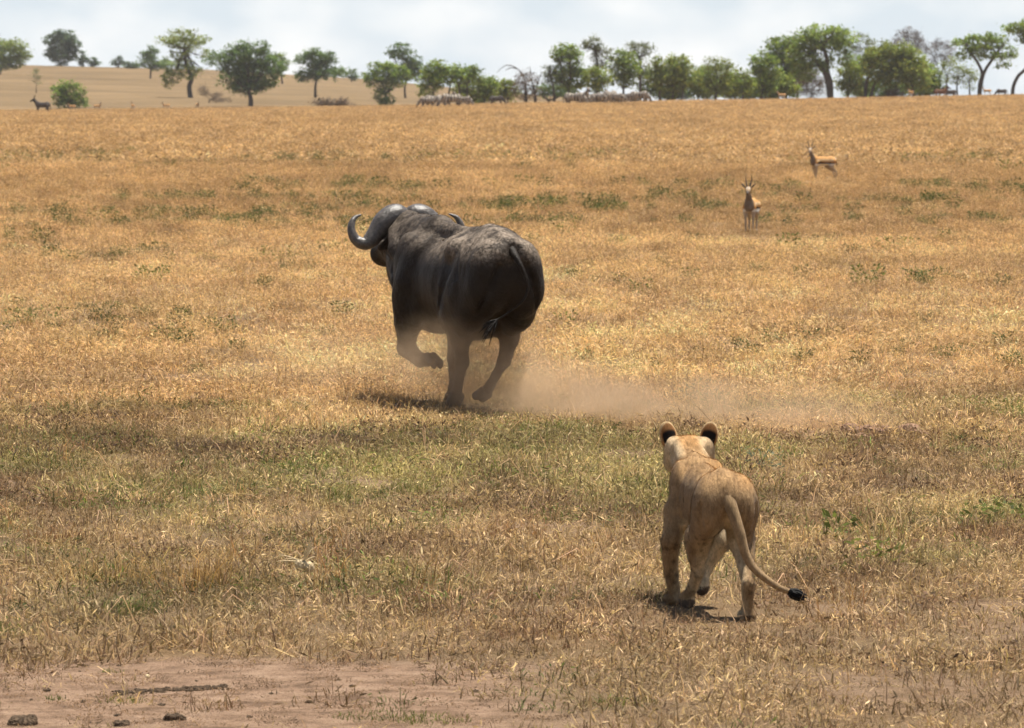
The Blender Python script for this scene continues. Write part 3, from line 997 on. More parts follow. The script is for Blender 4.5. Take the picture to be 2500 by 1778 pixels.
# neck and head carried high
cl.limb([(0, 0.46, 0.61), (0, 0.66, 0.675), (0, 0.78, 0.715)], [0.122, 0.086, 0.078], k=0.06)
cl.ball((0, 0.82, 0.735), (0.108, 0.120, 0.098), k=0.05)
for sx in (-1, 1):
    cl.ball((sx * 0.082, 0.86, 0.70), (0.050, 0.070, 0.062), k=0.04)
    cl.limb([(sx * 0.045, 0.74, 0.785), (sx * 0.060, 0.58, 0.715)], [0.032, 0.042], k=0.015)
cl.limb([(0, 0.90, 0.735), (0, 1.02, 0.685)], [0.075, 0.06], k=0.05)
cl.ball((0, 1.03, 0.665), (0.058, 0.05, 0.048), k=0.03)
for sx in (-1, 1):
    cl.ball((sx * 0.085, 0.80, 0.775), (0.042, 0.05, 0.055), k=0.04)
# right hind leg planted, pushing off
cl.limb([(0.095, -0.32, 0.54), (0.105, -0.24, 0.38)], [0.115, 0.080], k=0.05, flat=(0.8, 1, 1))
cl.limb([(0.105, -0.25, 0.39), (0.095, -0.38, 0.27), (0.080, -0.50, 0.180)], [0.074, 0.042, 0.027], k=0.035)
cl.limb([(0.080, -0.520, 0.190), (0.083, -0.485, 0.10), (0.088, -0.47, 0.045)], [0.031, 0.025, 0.028], k=0.02)
cl.ball((0.088, -0.44, 0.028), (0.046, 0.068, 0.032), k=0.02)
# left hind leg swung forward under the belly
cl.limb([(-0.095, -0.32, 0.54), (-0.105, -0.12, 0.385)], [0.115, 0.085], k=0.05, flat=(0.8, 1, 1))
cl.limb([(-0.105, -0.12, 0.39), (-0.098, -0.09, 0.29), (-0.085, -0.04, 0.205)], [0.078, 0.046, 0.029], k=0.035)
cl.limb([(-0.084, -0.055, 0.212), (-0.095, 0.05, 0.125), (-0.105, 0.13, 0.078)], [0.031, 0.026, 0.028], k=0.02)
cl.ball((-0.108, 0.155, 0.052), (0.042, 0.062, 0.032), (25, 0, 0), k=0.02)
# left foreleg planted, right foreleg lifted
cl.limb([(-0.135, 0.42, 0.47), (-0.162, 0.36, 0.34), (-0.140, 0.43, 0.17), (-0.115, 0.47, 0.055)], [0.074, 0.052, 0.034, 0.030], k=0.045)
cl.ball((-0.115, 0.50, 0.030), (0.050, 0.068, 0.033), k=0.02)
cl.limb([(0.120, 0.42, 0.46), (0.110, 0.36, 0.335), (0.040, 0.44, 0.20), (0.020, 0.42, 0.135)], [0.074, 0.053, 0.035, 0.030], k=0.045)
cl.ball((0.012, 0.405, 0.098), (0.038, 0.034, 0.048), k=0.02)
# hollows
for sx in (-1, 1):
    cl.limb([(sx * 0.150, 0.29, 0.68), (sx * 0.165, 0.25, 0.56), (sx * 0.165, 0.24, 0.40)], [0.014, 0.028, 0.028], k=0.03, cut=True)
    cl.limb([(sx * 0.155, -0.12, 0.63), (sx * 0.155, -0.08, 0.47)], [0.026, 0.030], k=0.035, cut=True)
cl.limb([(0, 0.56, 0.80), (0, 0.74, 0.835)], [0.014, 0.012], k=0.03, cut=True)
cl.limb([(0, -0.53, 0.56), (0, -0.47, 0.42)], [0.022, 0.03], k=0.05, cut=True)
for sx in (-1, 1):
    cl.limb([(sx * 0.19, -0.20, 0.60), (sx * 0.19, -0.16, 0.45)], [0.018, 0.02], k=0.03, cut=True)
    cl.limb([(sx * 0.03, 0.10, 0.745), (sx * 0.03, 0.36, 0.75)], [0.014, 0.014], k=0.02, cut=True)
    cl.limb([(sx * 0.165, -0.42, 0.56), (sx * 0.16, -0.40, 0.40)], [0.012, 0.014], k=0.03, cut=True)
    cl.limb([(sx * 0.02, 0.50, 0.80), (sx * 0.10, 0.53, 0.765), (sx * 0.16, 0.56, 0.68)], [0.014, 0.018, 0.016], k=0.03, cut=True)
V, Fc = cl.mesh(1)
ha = math.radians(-11) * sstep(0.60, 0.80, V[:, 1])
hx, hy = V[:, 0].copy(), V[:, 1] - 0.72
V[:, 0] = np.where(ha < 0, hx * np.cos(ha) - hy * np.sin(ha), hx)
V[:, 1] = np.where(ha < 0, hx * np.sin(ha) + hy * np.cos(ha) + 0.72, V[:, 1])
V[:, 0] *= 1 - 0.14 * sstep(0.22, 0.45, V[:, 2]) * (1 - sstep(0.62, 0.78, V[:, 1]))
x_, y_, z_ = V.T
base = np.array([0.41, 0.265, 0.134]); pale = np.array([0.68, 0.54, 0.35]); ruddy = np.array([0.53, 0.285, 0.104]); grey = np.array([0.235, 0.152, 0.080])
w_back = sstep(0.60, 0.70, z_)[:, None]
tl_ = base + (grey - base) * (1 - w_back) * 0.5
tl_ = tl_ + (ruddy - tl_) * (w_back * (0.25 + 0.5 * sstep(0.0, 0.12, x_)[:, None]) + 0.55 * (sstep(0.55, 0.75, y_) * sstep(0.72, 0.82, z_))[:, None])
inner = (1 - sstep(0.045, 0.10, np.abs(x_))) * (1 - sstep(0.40, 0.52, z_)) * sstep(-0.62, -0.4, y_)
belly = (1 - sstep(0.40, 0.47, z_)) * (1 - sstep(0.08, 0.14, np.abs(x_))) * sstep(-0.35, -0.1, y_)
infore = sstep(0.25, 0.33, y_) * (1 - sstep(0.36, 0.46, z_)) * (x_ > -0.05) * 0.7
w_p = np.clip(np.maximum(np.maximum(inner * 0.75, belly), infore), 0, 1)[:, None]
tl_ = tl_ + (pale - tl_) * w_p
cheek = sstep(0.50, 0.62, y_) * sstep(0.030, 0.075, np.abs(x_)) * 0.7
tl_ = tl_ + (pale - tl_) * cheek[:, None]
ham = (1 - sstep(0.0, 0.05, np.hypot(x_ - 0.01, (z_ - 0.50) * 0.6))) * (y_ < -0.36)
tl_ = tl_ + (pale - tl_) * ham[:, None] * 0.8
# faint rosettes of a young animal on the legs
sp = np.zeros(len(V))
rs = np.random.default_rng(5)
cand = V[(z_ < 0.48) & (z_ > 0.09)]
for c_ in cand[rs.integers(0, len(cand), 330)]:
    sp = np.maximum(sp, 1 - sstep(0.004, rs.uniform(0.011, 0.023), np.linalg.norm(V - c_, axis=1)))
leg = (1 - sstep(0.38, 0.5, z_)) * (0.4 + 0.6 * (np.abs(x_) > 0.08))
tl_ = tl_ * (1 - 0.6 * (sp * leg)[:, None])
sole = ((z_ < 0.10) & (y_ > 0.33) & (x_ > -0.03)) | ((z_ < 0.03) & (y_ < -0.49)) | ((z_ < 0.06) & (np.abs(x_ + 0.108) < 0.06) & (y_ < 0.17) & (y_ > 0))
tl_[sole] = (0.12, 0.085, 0.06)
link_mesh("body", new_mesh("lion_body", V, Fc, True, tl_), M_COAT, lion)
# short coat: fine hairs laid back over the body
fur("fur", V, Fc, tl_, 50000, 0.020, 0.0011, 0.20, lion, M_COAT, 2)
# rounded ears, black behind with a tawny tip
for sx in (-1, 1):
    e = Clay((-0.09, -0.06, -0.10), (0.09, 0.06, 0.10), 0.005)
    e.ball((0, 0, 0), (0.047, 0.020, 0.074), k=0)
    e.ball((0, 0.020, 0.005), (0.038, 0.017, 0.062), k=0.01, cut=True)
    v, q = e.mesh(1)
    rim = np.clip(np.hypot(v[:, 0] / 0.047, (v[:, 2] + 0.004) / 0.074), 0, 1.2)
    dark = (1 - sstep(0.70, 0.86, rim)) * (1 - sstep(0.020, 0.038, v[:, 2] + 9.0 * v[:, 0] ** 2)) * (v[:, 1] < 0.004)
    tn = np.array([0.33, 0.165, 0.062]) * (1 - dark[:, None]) + np.array([0.006, 0.005, 0.005]) * dark[:, None]
    tn[(rim > 0.9) & (v[:, 2] > -0.02)] = (0.52, 0.36, 0.19)
    tn[v[:, 2] < -0.050] = (0.26, 0.16, 0.085)
    o = link_mesh("ear", new_mesh("lion_ear", v, q, True, tn), M_COAT, lion)
    o.location = (sx * 0.102 + 0.012, 0.80 - sx * 0.02, 0.832)
    o.rotation_euler = (math.radians(-4), math.radians(sx * 10), math.radians(-sx * 12))
# tail with black tuft
path = [(-0.01, -0.38, 0.65), (-0.012, -0.455, 0.610), (0.002, -0.50, 0.550), (0.032, -0.535, 0.445), (0.060, -0.555, 0.335), (0.108, -0.58, 0.255), (0.205, -0.62, 0.180), (0.266, -0.64, 0.155)]
v, q = tube_mesh(path, [0.042, 0.036, 0.031, 0.027, 0.023, 0.019, 0.016, 0.015], 12)
tail = link_mesh("tail", new_mesh("lion_tail", v, q, True, np.repeat([[0.30, 0.20, 0.105]], len(v), 0)), M_COAT, lion)
tv, t1, t2 = [], [], []
k = 0
for i in range(90):
    d_ = rs.normal(0, 1, 3); d_ /= np.linalg.norm(d_)
    p0 = np.array((0.260, -0.64, 0.157)) + d_ * 0.008
    p2 = np.array((0.302, -0.652, 0.138)) + d_ * np.array((0.030, 0.022, 0.022)) + np.array((0.018, 0, -0.006)) * rs.uniform(0, 1)
    v, q = tube_mesh([p0, (p0 + p2) / 2 + d_ * 0.006, p2], [0.006, 0.007, 0.002], 4)
    tv.append(v); t1.append(q[0] + k); t2.append(q[1] + k); k += len(v)
link_mesh("tuft", new_mesh("lion_tuft", np.concatenate(tv), [np.concatenate(t1), np.concatenate(t2)], True, np.full((k, 3), 0.006)), M_COAT, tail)
props(lion, "young tawny lion trotting away with ears up and black-tipped tail", "lion")
#@@ gazelle
# ============================================================ gazelles
mat = NodeMat("gazelle_coat")
ob = mat.n("ShaderNodeTexCoord").outputs["Object"]
tone = mat.n("ShaderNodeAttribute", attribute_name="tone")
n1 = mat.noise(ob, 60.0, 3.0, 0.6)
c = mat.mix(1.0, tone.outputs["Color"], mat.ramp(n1, [(0.3, (0.8, 0.8, 0.8)), (0.7, (1.15, 1.15, 1.15))]), 'MULTIPLY')
M_FAWN = mat.done(mat.bsdf(c, 0.75, 0.2, mat.bump(n1, 0.3, 0.005)))
mat = NodeMat("gazelle_horn")
M_GHORN = mat.done(mat.bsdf((0.05, 0.042, 0.036), 0.5, 0.4))


def gazelle_parts(head_turn, legs):
    """Body mesh plus horn and ear meshes of a small gazelle, head turned by head_turn degrees."""
    ht = math.radians(head_turn)
    hd = np.array([-math.sin(ht), math.cos(ht), 0.0])
    sd_ = np.array([math.cos(ht), math.sin(ht), 0.0])
    hb = np.array([0.0, 0.37, 0.745])
    g = Clay((-0.3, -0.55, -0.02), (0.3, 0.75, 0.95), 0.0125)
    g.ball((0, 0, 0.470), (0.098, 0.31, 0.115), k=0)
    g.ball((0, 0.22, 0.460), (0.088, 0.14, 0.130), k=0.05)
    g.ball((0, -0.25, 0.485), (0.095, 0.13, 0.112), k=0.05)
    g.limb([(0, 0.24, 0.50), (0, 0.33, 0.62), tuple(hb)], [0.080, 0.048, 0.037], k=0.05)
    g.limb([tuple(hb + (0, 0, 0.012)), tuple(hb + hd * 0.08 - (0, 0, 0.02)), tuple(hb + hd * 0.165 - (0, 0, 0.065))], [0.046, 0.040, 0.022], k=0.03)
    for (sx, fy, dy, foot) in legs:
        if fy > 0:
            g.limb([(sx * 0.07, fy, 0.42), (sx * 0.07, fy + 0.01, 0.30), (sx * 0.065, fy + dy * 0.5, 0.18), (sx * 0.065, fy + dy, 0.03)], [0.055, 0.032, 0.018, 0.014], k=0.04)
        else:
            g.limb([(sx * 0.07, fy, 0.46), (sx * 0.07, fy + 0.07, 0.34), (sx * 0.068, fy - 0.05 + dy * 0.5, 0.21), (sx * 0.065, fy + dy, 0.03)], [0.085, 0.05, 0.020, 0.014], k=0.04)
        g.ball((sx * 0.065, fy + dy + 0.012, 0.018), (0.015, 0.025, 0.018), k=0.01)
    g.limb([(0, -0.38, 0.53), (0, -0.42, 0.44), (0.0, -0.43, 0.36)], [0.022, 0.016, 0.014], k=0.02)
    V, Fc = g.mesh(1)
    x_, y_, z_ = V.T
    t = np.repeat([[0.52, 0.27, 0.095]], len(V), 0)
    belly = (1 - sstep(0.395, 0.41, z_)) * (np.abs(y_) < 0.36)
    t = t + (np.array([0.70, 0.64, 0.55]) - t) * belly[:, None]
    band = (z_ > 0.405 + 0.05 * (y_ < -0.1) * 0) & (z_ < 0.445 + 0.05 * y_) & (np.abs(y_ + 0.02) < 0.24) & (np.abs(x_) > 0.05)
    t[band] = (0.025, 0.02, 0.018)
    t[(z_ < 0.36)] = (0.42, 0.33, 0.24)
    pl = (z_ > 0.462) & (z_ < 0.52) & (np.abs(y_) < 0.24) & (np.abs(x_) > 0.06)
    t[pl] = (0.62, 0.42, 0.22)
    rump = (y_ < -0.37) & (z_ > 0.36)
    t[rump] = (0.70, 0.64, 0.55)
    t[(y_ < -0.40) & (z_ < 0.50)] = (0.03, 0.025, 0.02)
    chest = (y_ > 0.28) & (z_ < 0.68) & (z_ > 0.36)
    t[chest] = (0.20, 0.15, 0.11)  # backlit shade painted into the coat as a darker chest
    rel = V - hb
    along, side = rel @ hd, rel @ sd_
    head = (z_ > 0.66) & (along > -0.02)
    t[head] = (0.36, 0.25, 0.15)
    t[head & (np.abs(side) > 0.016) & (np.abs(side) < 0.030) & (along > 0.025) & (along < 0.075) & (z_ > 0.745)] = (0.62, 0.56, 0.48)
    t[head & (along > 0.13)] = (0.12, 0.09, 0.07)
    body = new_mesh("gazelle_body", V, Fc, True, t)
    extra = []
    for sx in (-1, 1):
        p = hb + sd_ * sx * 0.024 + np.array([0, 0, 0.045])
        pathg = [p, p + sd_ * sx * 0.015 - hd * 0.03 + (0, 0, 0.07), p + sd_ * sx * 0.030 - hd * 0.05 + (0, 0, 0.15), p + sd_ * sx * 0.022 - hd * 0.03 + (0, 0, 0.22)]
        v, q = tube_mesh(pathg, [0.014, 0.012, 0.008, 0.002], 7)
        extra.append(("horn", new_mesh("gazelle_horn", v, q), M_GHORN))
        p = hb + sd_ * sx * 0.040 + np.array([0, 0, 0.02])
        tip = p + sd_ * sx * 0.095 + np.array([0, 0, 0.10])
        v, q = tube_mesh([p, p * 0.55 + tip * 0.45, tip], [0.012, 0.034, 0.002], 8, 0.45)
        extra.append(("ear", new_mesh("gazelle_ear", v, q, True, np.repeat([[0.055, 0.042, 0.035]], len(v), 0)), M_FAWN))
    return body, extra


def place_parts(name, loc, rz, scale, body, mat_body, extra, label, category, group=None):
    o = empty(name, loc, rz)
    o.scale = (scale,) * 3
    link_mesh("body", body, mat_body, o)
    for nm, me, mt in extra:
        link_mesh(nm, me, mt, o)
    return props(o, label, category, group)


LEGS_STAND = [(-1, 0.22, 0.0, 0), (1, 0.21, 0.02, 0), (-1, -0.27, -0.03, 0), (1, -0.25, -0.08, 0)]
p = on_ground(1833, 566)
gb, ge = gazelle_parts(0, LEGS_STAND)
place_parts("gazelle", tuple(p), math.radians(180 - 9), 1.06, gb, M_FAWN, ge, "slender gazelle facing the camera head-on with ears spread", "gazelle", "gazelles watching from the dry grass")
p = on_ground(2008, 440)
gb, ge = gazelle_parts(50, [(-1, 0.22, 0.02, 0), (1, 0.21, -0.03, 0), (-1, -0.27, -0.10, 0), (1, -0.25, -0.16, 0)])
place_parts("gazelle", tuple(p), math.radians(180 - 58), 1.22, gb, M_FAWN, ge, "gazelle standing side-on with sunlit orange back and dark flank stripe", "gazelle", "gazelles watching from the dry grass")
#@@ trees
# ============================================================ trees and shrubs
mat = NodeMat("bark")
ob = mat.n("ShaderNodeTexCoord").outputs["Object"]
mp = mat.n("ShaderNodeMapping", i_Scale=(3, 3, 0.6))
mat.l(ob, mp.inputs["Vector"])
n1 = mat.noise(mp.outputs["Vector"], 2.0, 4.0, 0.6)
M_BARK = mat.done(mat.bsdf(mat.ramp(n1, [(0.3, (0.045, 0.036, 0.03)), (0.7, (0.12, 0.095, 0.075))]), 0.9, 0.1, mat.bump(n1, 0.6, 0.05)))
mat = NodeMat("tree_leaf")
tone = mat.n("ShaderNodeAttribute", attribute_name="tone")
dif = mat.bsdf(tone.outputs["Color"], 0.65, 0.25)
tr = mat.n("ShaderNodeBsdfTranslucent")
mat.l(tone.outputs["Color"], tr.inputs["Color"])
mx = mat.n("ShaderNodeMixShader", i_Fac=0.48)
mat.l(dif, mx.inputs[1])
mat.l(tr.outputs[0], mx.inputs[2])
M_LEAF = mat.done(mx.outputs[0])

FOL = {"green": (0.205, 0.285, 0.048), "lime": (0.235, 0.30, 0.045), "dark": (0.130, 0.205, 0.052), "olive": (0.225, 0.275, 0.050),
       "grey": (0.165, 0.19, 0.075), "twig": (0.15, 0.125, 0.105), "brown": (0.135, 0.098, 0.066), "blue": (0.100, 0.160, 0.065)}
TR = np.random.default_rng(23)


def ground_depth(px, py, d0=905.0):
    """Distance at which the ground beyond the crest is seen at this pixel."""
    for d in np.arange(d0, 1760, 4.0):
        p_ = at(px, py, d)
        if float(terrain(p_[0], d)) >= p_[2]:
            return d
    return 1745.0


def tree(name, label, category, d, base, lobes, fol="green", dens=1.0, leaf=0.42, stems=None, r0=0.28, group=None, bare=0.0, twigs=()):
    """Tree or shrub: tapered trunk with limbs to each lobe, crown of clustered leaves. Lobes and base are given in photograph pixels."""
    m = d / F
    bp = at(base[0], base[1], d)
    gz = float(terrain(bp[0], d))
    root = empty(name, (bp[0], d, gz))
    loc = lambda px, py, dy=0.0: at(px, py, d) - np.array([bp[0], d, gz]) + np.array([0, dy, 0])
    C, Rr = [], []
    for (cx, cy, rx, ry) in lobes:
        rx_, ry_ = rx * m * 1.18, ry * m * 1.18
        C.append(loc(cx, cy, TR.uniform(-0.35, 0.35) * rx_)); Rr.append((rx_, max(rx_ * 0.85, 0.5), ry_))
    C, Rr = np.array(C), np.array(Rr)
    # trunk and limbs
    tv, tq, tt, k = [], [], [], 0
    def add(path, radii, sides=6):
        nonlocal k
        v, q = tube_mesh(path, radii, sides)
        tv.append(v); tq.append(q[0] + k); tt.append(q[1] + k); k += len(v)
    for st in (stems or [[(base[0], base[1]), None]]):
        pts_ = [np.array([loc(st[0][0], base[1])[0], 0, -0.3])]
        rest = [q for q in st[1:] if q is not None]
        if not rest:
            tgt = C.mean(0)
            rest_p = [np.array([tgt[0] * 0.35, 0, tgt[2] * 0.45])]
        else:
            rest_p = [loc(*q) for q in rest]
        pts_ += rest_p
        if len(pts_) == 2:
            pts_.insert(1, (pts_[0] + pts_[1]) / 2 + np.array([TR.normal(0, 0.12), TR.normal(0, 0.12), 0]))
        n_ = len(pts_)
        add(pts_, list(np.linspace(r0, r0 * 0.62, n_)), 8)
        tip = pts_[-1]
        dd = np.linalg.norm(C[:, :2] - tip[:2], axis=1)
        for ci in np.argsort(dd)[:max(2, int(math.ceil(len(C) / len(stems or [1]))))]:
            for rep_ in range(1):
                e = C[ci] + TR.normal(0, 0.45, 3) * Rr[ci]
                mid = tip * 0.5 + e * 0.5 + np.array([TR.normal(0, 0.3), TR.normal(0, 0.3), -0.1 * abs(e[2] - tip[2])])
                add([tip, mid, e], [r0 * 0.4, r0 * 0.22, r0 * 0.05], 5)
                for _ in range(2):
                    e2 = e + TR.normal(0, 0.5, 3) * Rr[ci]
                    add([mid, (mid + e2) / 2 + TR.normal(0, 0.15, 3), e2], [r0 * 0.14, r0 * 0.08, r0 * 0.03], 4)
    for tw in twigs:
        add([loc(*q) for q in tw], list(np.linspace(0.10, 0.04, len(tw))), 5)
    link_mesh("trunk", new_mesh(name + "_trunk", np.concatenate(tv), [np.concatenate(tq), np.concatenate(tt)]), M_BARK, root)
    # crown
    V, col = [], []
    fc = np.array(FOL[fol])
    for c0, rr_ in zip(C, Rr):
        area = math.pi * rr_[0] * rr_[2]
        nc = max(8, int(area * 2.9 * dens))
        u = TR.normal(0, 1, (nc, 3)); u /= np.linalg.norm(u, axis=1)[:, None]
        cc = c0 + u * (TR.uniform(0.15, 1.0, nc) ** 0.5)[:, None] * rr_
        nl = 20
        sg = np.repeat(TR.uniform(0.25, 0.55, nc), nl)[:, None]
        pp = np.repeat(cc, nl, 0) + TR.normal(0, 1, (nc * nl, 3)) * np.concatenate([sg, sg, sg * 0.6], 1)
        nv = TR.normal(0, 0.6, pp.shape) + np.array([0, 0, 0.75 if bare < 0.5 else 0.0])
        a = np.cross(nv, TR.normal(0, 1, pp.shape)); a /= np.linalg.norm(a, axis=1)[:, None]
        b = np.cross(nv, a); b /= np.linalg.norm(b, axis=1)[:, None]
        L = leaf * TR.uniform(0.6, 1.4, (len(pp), 1))
        W = L * (0.62 if bare < 0.5 else 0.13)
        if bare >= 0.5:
            L = L * 2.2
        V.append(np.stack([pp - a * L * .5, pp + b * W * .5, pp + a * L * .5, pp - b * W * .5], 1))
        t_ = fc * np.repeat(TR.uniform(0.55, 1.45, nc), nl)[:, None] * TR.uniform(0.75, 1.3, (len(pp), 1))
        t_[:, 0] *= TR.uniform(0.85, 1.2, len(pp))
        col.append(np.repeat(t_[:, None, :], 4, 1))
    V = np.concatenate(V).reshape(-1, 3)
    col = np.concatenate(col).reshape(-1, 3)
    V[:, 2] = np.maximum(V[:, 2], 0.05)
    Q = np.arange(len(V)).reshape(-1, 4)
    link_mesh("crown", new_mesh(name + "_crown", V, Q, False, col), M_LEAF, root)
    return props(root, label, category, group)


def blob(x0, x1, y0, y1, n=6, flat=False):
    """Lobes filling a crown outline given by its extremes in the photograph."""
    cx, cy, rx, ry = (x0 + x1) / 2, (y0 + y1) / 2, (x1 - x0) / 2, (y1 - y0) / 2
    out = [(cx + TR.uniform(-0.1, 0.1) * rx, cy, rx * 0.54, ry * 0.58)]
    for i in range(n):
        a = 2 * math.pi * (i + TR.uniform(-0.25, 0.25)) / n
        s_ = TR.uniform(0.27, 0.5)
        o_ = TR.uniform(0.92, 1.12)
        out.append((cx + math.cos(a) * rx * (1 - s_) * o_, cy + math.sin(a) * ry * (1 - s_) * o_, rx * s_, ry * s_ * (0.8 if flat else 1.0)))
    return out


GL, GR = "scattered trees on the far slope", "line of trees along the crest"
D = ground_depth
tree("leafy_bush", "bright yellow-green bush cut by the left picture edge", "bush", D(0, 182), (0, 182), blob(-45, 78, 92, 172, 6), "lime", 1.3, group=GL)
tree("round_tree", "dark round tree alone on the hilltop above the small antelope", "tree", D(150, 162), (150, 162), blob(103, 196, 73, 160, 7), "blue", 1.2, leaf=0.5, group=GL)
tree("small_tree", "small dark bush just right of the round hilltop tree", "bush", D(203, 162), (203, 162), blob(188, 216, 126, 163, 4), "blue", 1.1, leaf=0.45, group=GL)
tree("small_tree", "low faint bush on the hilltop skyline", "bush", D(228, 164), (228, 164), blob(214, 246, 142, 165, 4), "blue", 1.0, leaf=0.45, group=GL)
tree("small_tree", "tiny rounded hilltop tree standing alone on the skyline", "tree", D(288, 164), (288, 166), blob(271, 306, 138, 164, 4), "blue", 1.0, leaf=0.45, group=GL)
tree("low_scrub", "thin strip of scrub along the hilltop skyline", "scrub", D(322, 168), (322, 170), blob(300, 345, 152, 170, 4), "blue", 1.0, leaf=0.45, group=GL)
tree("small_tree", "small tree with short bare trunk left of the flat-topped acacia", "tree", D(367, 192), (367, 192), blob(332, 408, 135, 172, 5) + blob(344, 386, 113, 145, 4), "dark", 1.1, leaf=0.45, group=GL)
tree("low_scrub", "green scrub behind the flat-topped acacia", "scrub", D(405, 176), (405, 178), blob(385, 430, 140, 176, 4), "green", 1.0, leaf=0.45, group=GL)
tree("flat_topped_acacia", "tall flat-topped acacia with layered crown on the slope", "tree", D(466, 239), (466, 239),
     [(450, 86, 40, 14), (412, 98, 30, 9), (488, 97, 28, 10), (450, 104, 52, 10), (448, 118, 32, 8), (438, 134, 30, 10), (500, 132, 18, 9), (450, 152, 22, 14), (418, 186, 24, 16), (455, 176, 30, 16), (412, 206, 14, 10), (484, 172, 14, 8)],
     "olive", 0.85, stems=[[(466, 239), (462, 212), (468, 190), (455, 160), (450, 120)]], r0=0.55, group=GL)
tree("broad_tree", "large dense dark-green tree with short forked trunk on the slope", "tree", D(612, 260), (612, 260),
     blob(548, 668, 98, 172, 7) + [(535, 148, 34, 20), (570, 190, 34, 26), (640, 198, 34, 24), (606, 175, 40, 24), (668, 160, 30, 26), (600, 212, 46, 16)],
     "dark", 1.35, stems=[[(612, 260), (612, 240), (606, 222)]], r0=0.5, group=GL)
tree("broad_tree", "green foliage of a further tree joining the large dark tree", "tree", D(690, 205), (690, 205), blob(660, 706, 124, 186, 5), "green", 1.1, group=GL)
tree("umbrella_tree", "rounded umbrella tree with thin straight trunk, right of the large dark tree", "tree", D(770, 239), (770, 239),
     blob(720, 828, 118, 168, 7, True) + [(742, 184, 28, 14), (805, 180, 34, 16), (772, 176, 34, 18), (832, 176, 14, 12)], "dark", 1.15, stems=[[(770, 239), (770, 212), (774, 190)]], r0=0.33, group=GL)
tree("small_tree", "small bush on the slope between two rounded trees", "bush", D(858, 200), (858, 202), blob(842, 876, 167, 198, 4), "dark", 1.0, leaf=0.45, group=GL)
tree("brown_mound_shrub", "low brownish dome-shaped shrub beneath the umbrella tree", "shrub", D(812, 264), (812, 264), blob(758, 866, 240, 266, 6), "brown", 1.6, leaf=0.3, group=GL)
tree("leafy_bush", "rounded green bush standing beside the dark antelope", "bush", D(170, 266), (170, 266), blob(126, 206, 196, 250, 6) + [(188, 252, 24, 14), (150, 246, 16, 16)], "green", 1.4, group=GL)
tree("dead_sapling", "thin leafless sapling above the dark antelope", "sapling", D(88, 228), (88, 228), [(88, 192, 10, 14), (90, 178, 6, 8)], "grey", 0.6, bare=1.0, r0=0.10, group=GL)
tree("fallen_tree", "fallen brown dead branches near the acacia trunk", "dead tree", D(510, 252), (510, 250), [(494, 220, 14, 8), (516, 234, 22, 8), (540, 246, 24, 6)], "brown", 1.2, bare=1.0, r0=0.18, group=GL)
tree("rounded_tree", "rounded bushy tree with thick leafy stem in front of a taller tree", "tree", D(941, 258), (941, 260),
     blob(886, 998, 150, 218, 8) + [(935, 232, 18, 18), (946, 250, 18, 10)], "green", 1.3, r0=0.35, group=GL)
tree("tall_tree", "taller darker tree peeking over the rounded bushy tree", "tree", D(990, 240), (990, 240),
     blob(945, 1008, 106, 150, 6, True) + blob(980, 1034, 130, 198, 6), "dark", 1.1, group=GL)
DR = 935.0
tree("spreading_bush", "wide spreading thicket above the left cluster of zebras", "bush", DR, (1090, 258),
     blob(1030, 1110, 152, 205, 7) + blob(1090, 1182, 158, 205, 6) + [(1048, 214, 24, 24), (1060, 196, 30, 20)], "green", 1.15, stems=[[(1058, 258), (1058, 215)], [(1122, 258), (1120, 205)], [(1138, 258), (1140, 205)], [(1085, 258), (1100, 205)]], r0=0.2, group=GR)
tree("leafy_bush", "narrow green bush right of the wide thicket", "bush", DR, (1182, 258), blob(1162, 1214, 186, 238, 6) + [(1178, 240, 14, 16)], "green", 1.2, r0=0.2, group=GR)
tree("leafy_bush", "low olive bush left of the bare dead tree", "bush", DR + 4, (1240, 258), blob(1210, 1268, 196, 246, 6), "olive", 1.15, r0=0.2, group=GR)
tree("dead_tree", "gaunt brown dead tree with arching bare branches", "dead tree", DR - 6, (1284, 258),
     [(1284, 200, 24, 20), (1262, 214, 14, 18), (1304, 208, 14, 24), (1280, 182, 12, 8), (1282, 226, 22, 14), (1308, 238, 9, 16), (1278, 240, 7, 14)], "brown", 1.1, bare=0.0, leaf=0.26,
     stems=[[(1284, 258), (1284, 225), (1282, 200)], [(1308, 258), (1306, 232), (1302, 210)]], r0=0.26, twigs=[[(1282, 200), (1270, 174), (1252, 162), (1236, 160), (1222, 168), (1214, 178)], [(1300, 205), (1298, 185), (1293, 163)], [(1262, 168), (1246, 166), (1234, 172)], [(1312, 205), (1318, 190), (1321, 176)]], group=GR)
tree("sparse_tree", "thin half-bare tree with straight trunk right of the dead tree", "tree", DR, (1354, 258), blob(1322, 1366, 160, 205, 5) + [(1345, 215, 18, 14)], "grey", 0.45, bare=0.0, r0=0.24, leaf=0.28, stems=[[(1354, 258), (1353, 230), (1348, 200), (1340, 172)]], group=GR)
tree("tall_tree", "tall dense tree leaning over the right zebra herd, left side", "tree", DR, (1388, 256),
     blob(1352, 1440, 148, 226, 8) + blob(1346, 1418, 108, 158, 6), "green", 1.2, r0=0.4, group=GR)
tree("tall_tree", "tall airy tree with open crown rising behind the dense one", "tree", DR + 25, (1458, 250), blob(1422, 1468, 90, 130, 5) + blob(1440, 1498, 108, 170, 6), "grey", 0.75, leaf=0.30, r0=0.26, stems=[[(1458, 250), (1462, 190), (1452, 120)]], group=GR)
tree("leafy_bush", "fresh green rounded bush directly above the zebra herd", "bush", DR - 8, (1460, 256), blob(1428, 1490, 160, 226, 7), "lime", 1.2, r0=0.22, group=GR)
tree("leafy_tree", "mid-green tree with uneven crown over the zebra herd", "tree", DR, (1522, 256), blob(1484, 1562, 122, 216, 8), "green", 0.95, r0=0.28, group=GR)
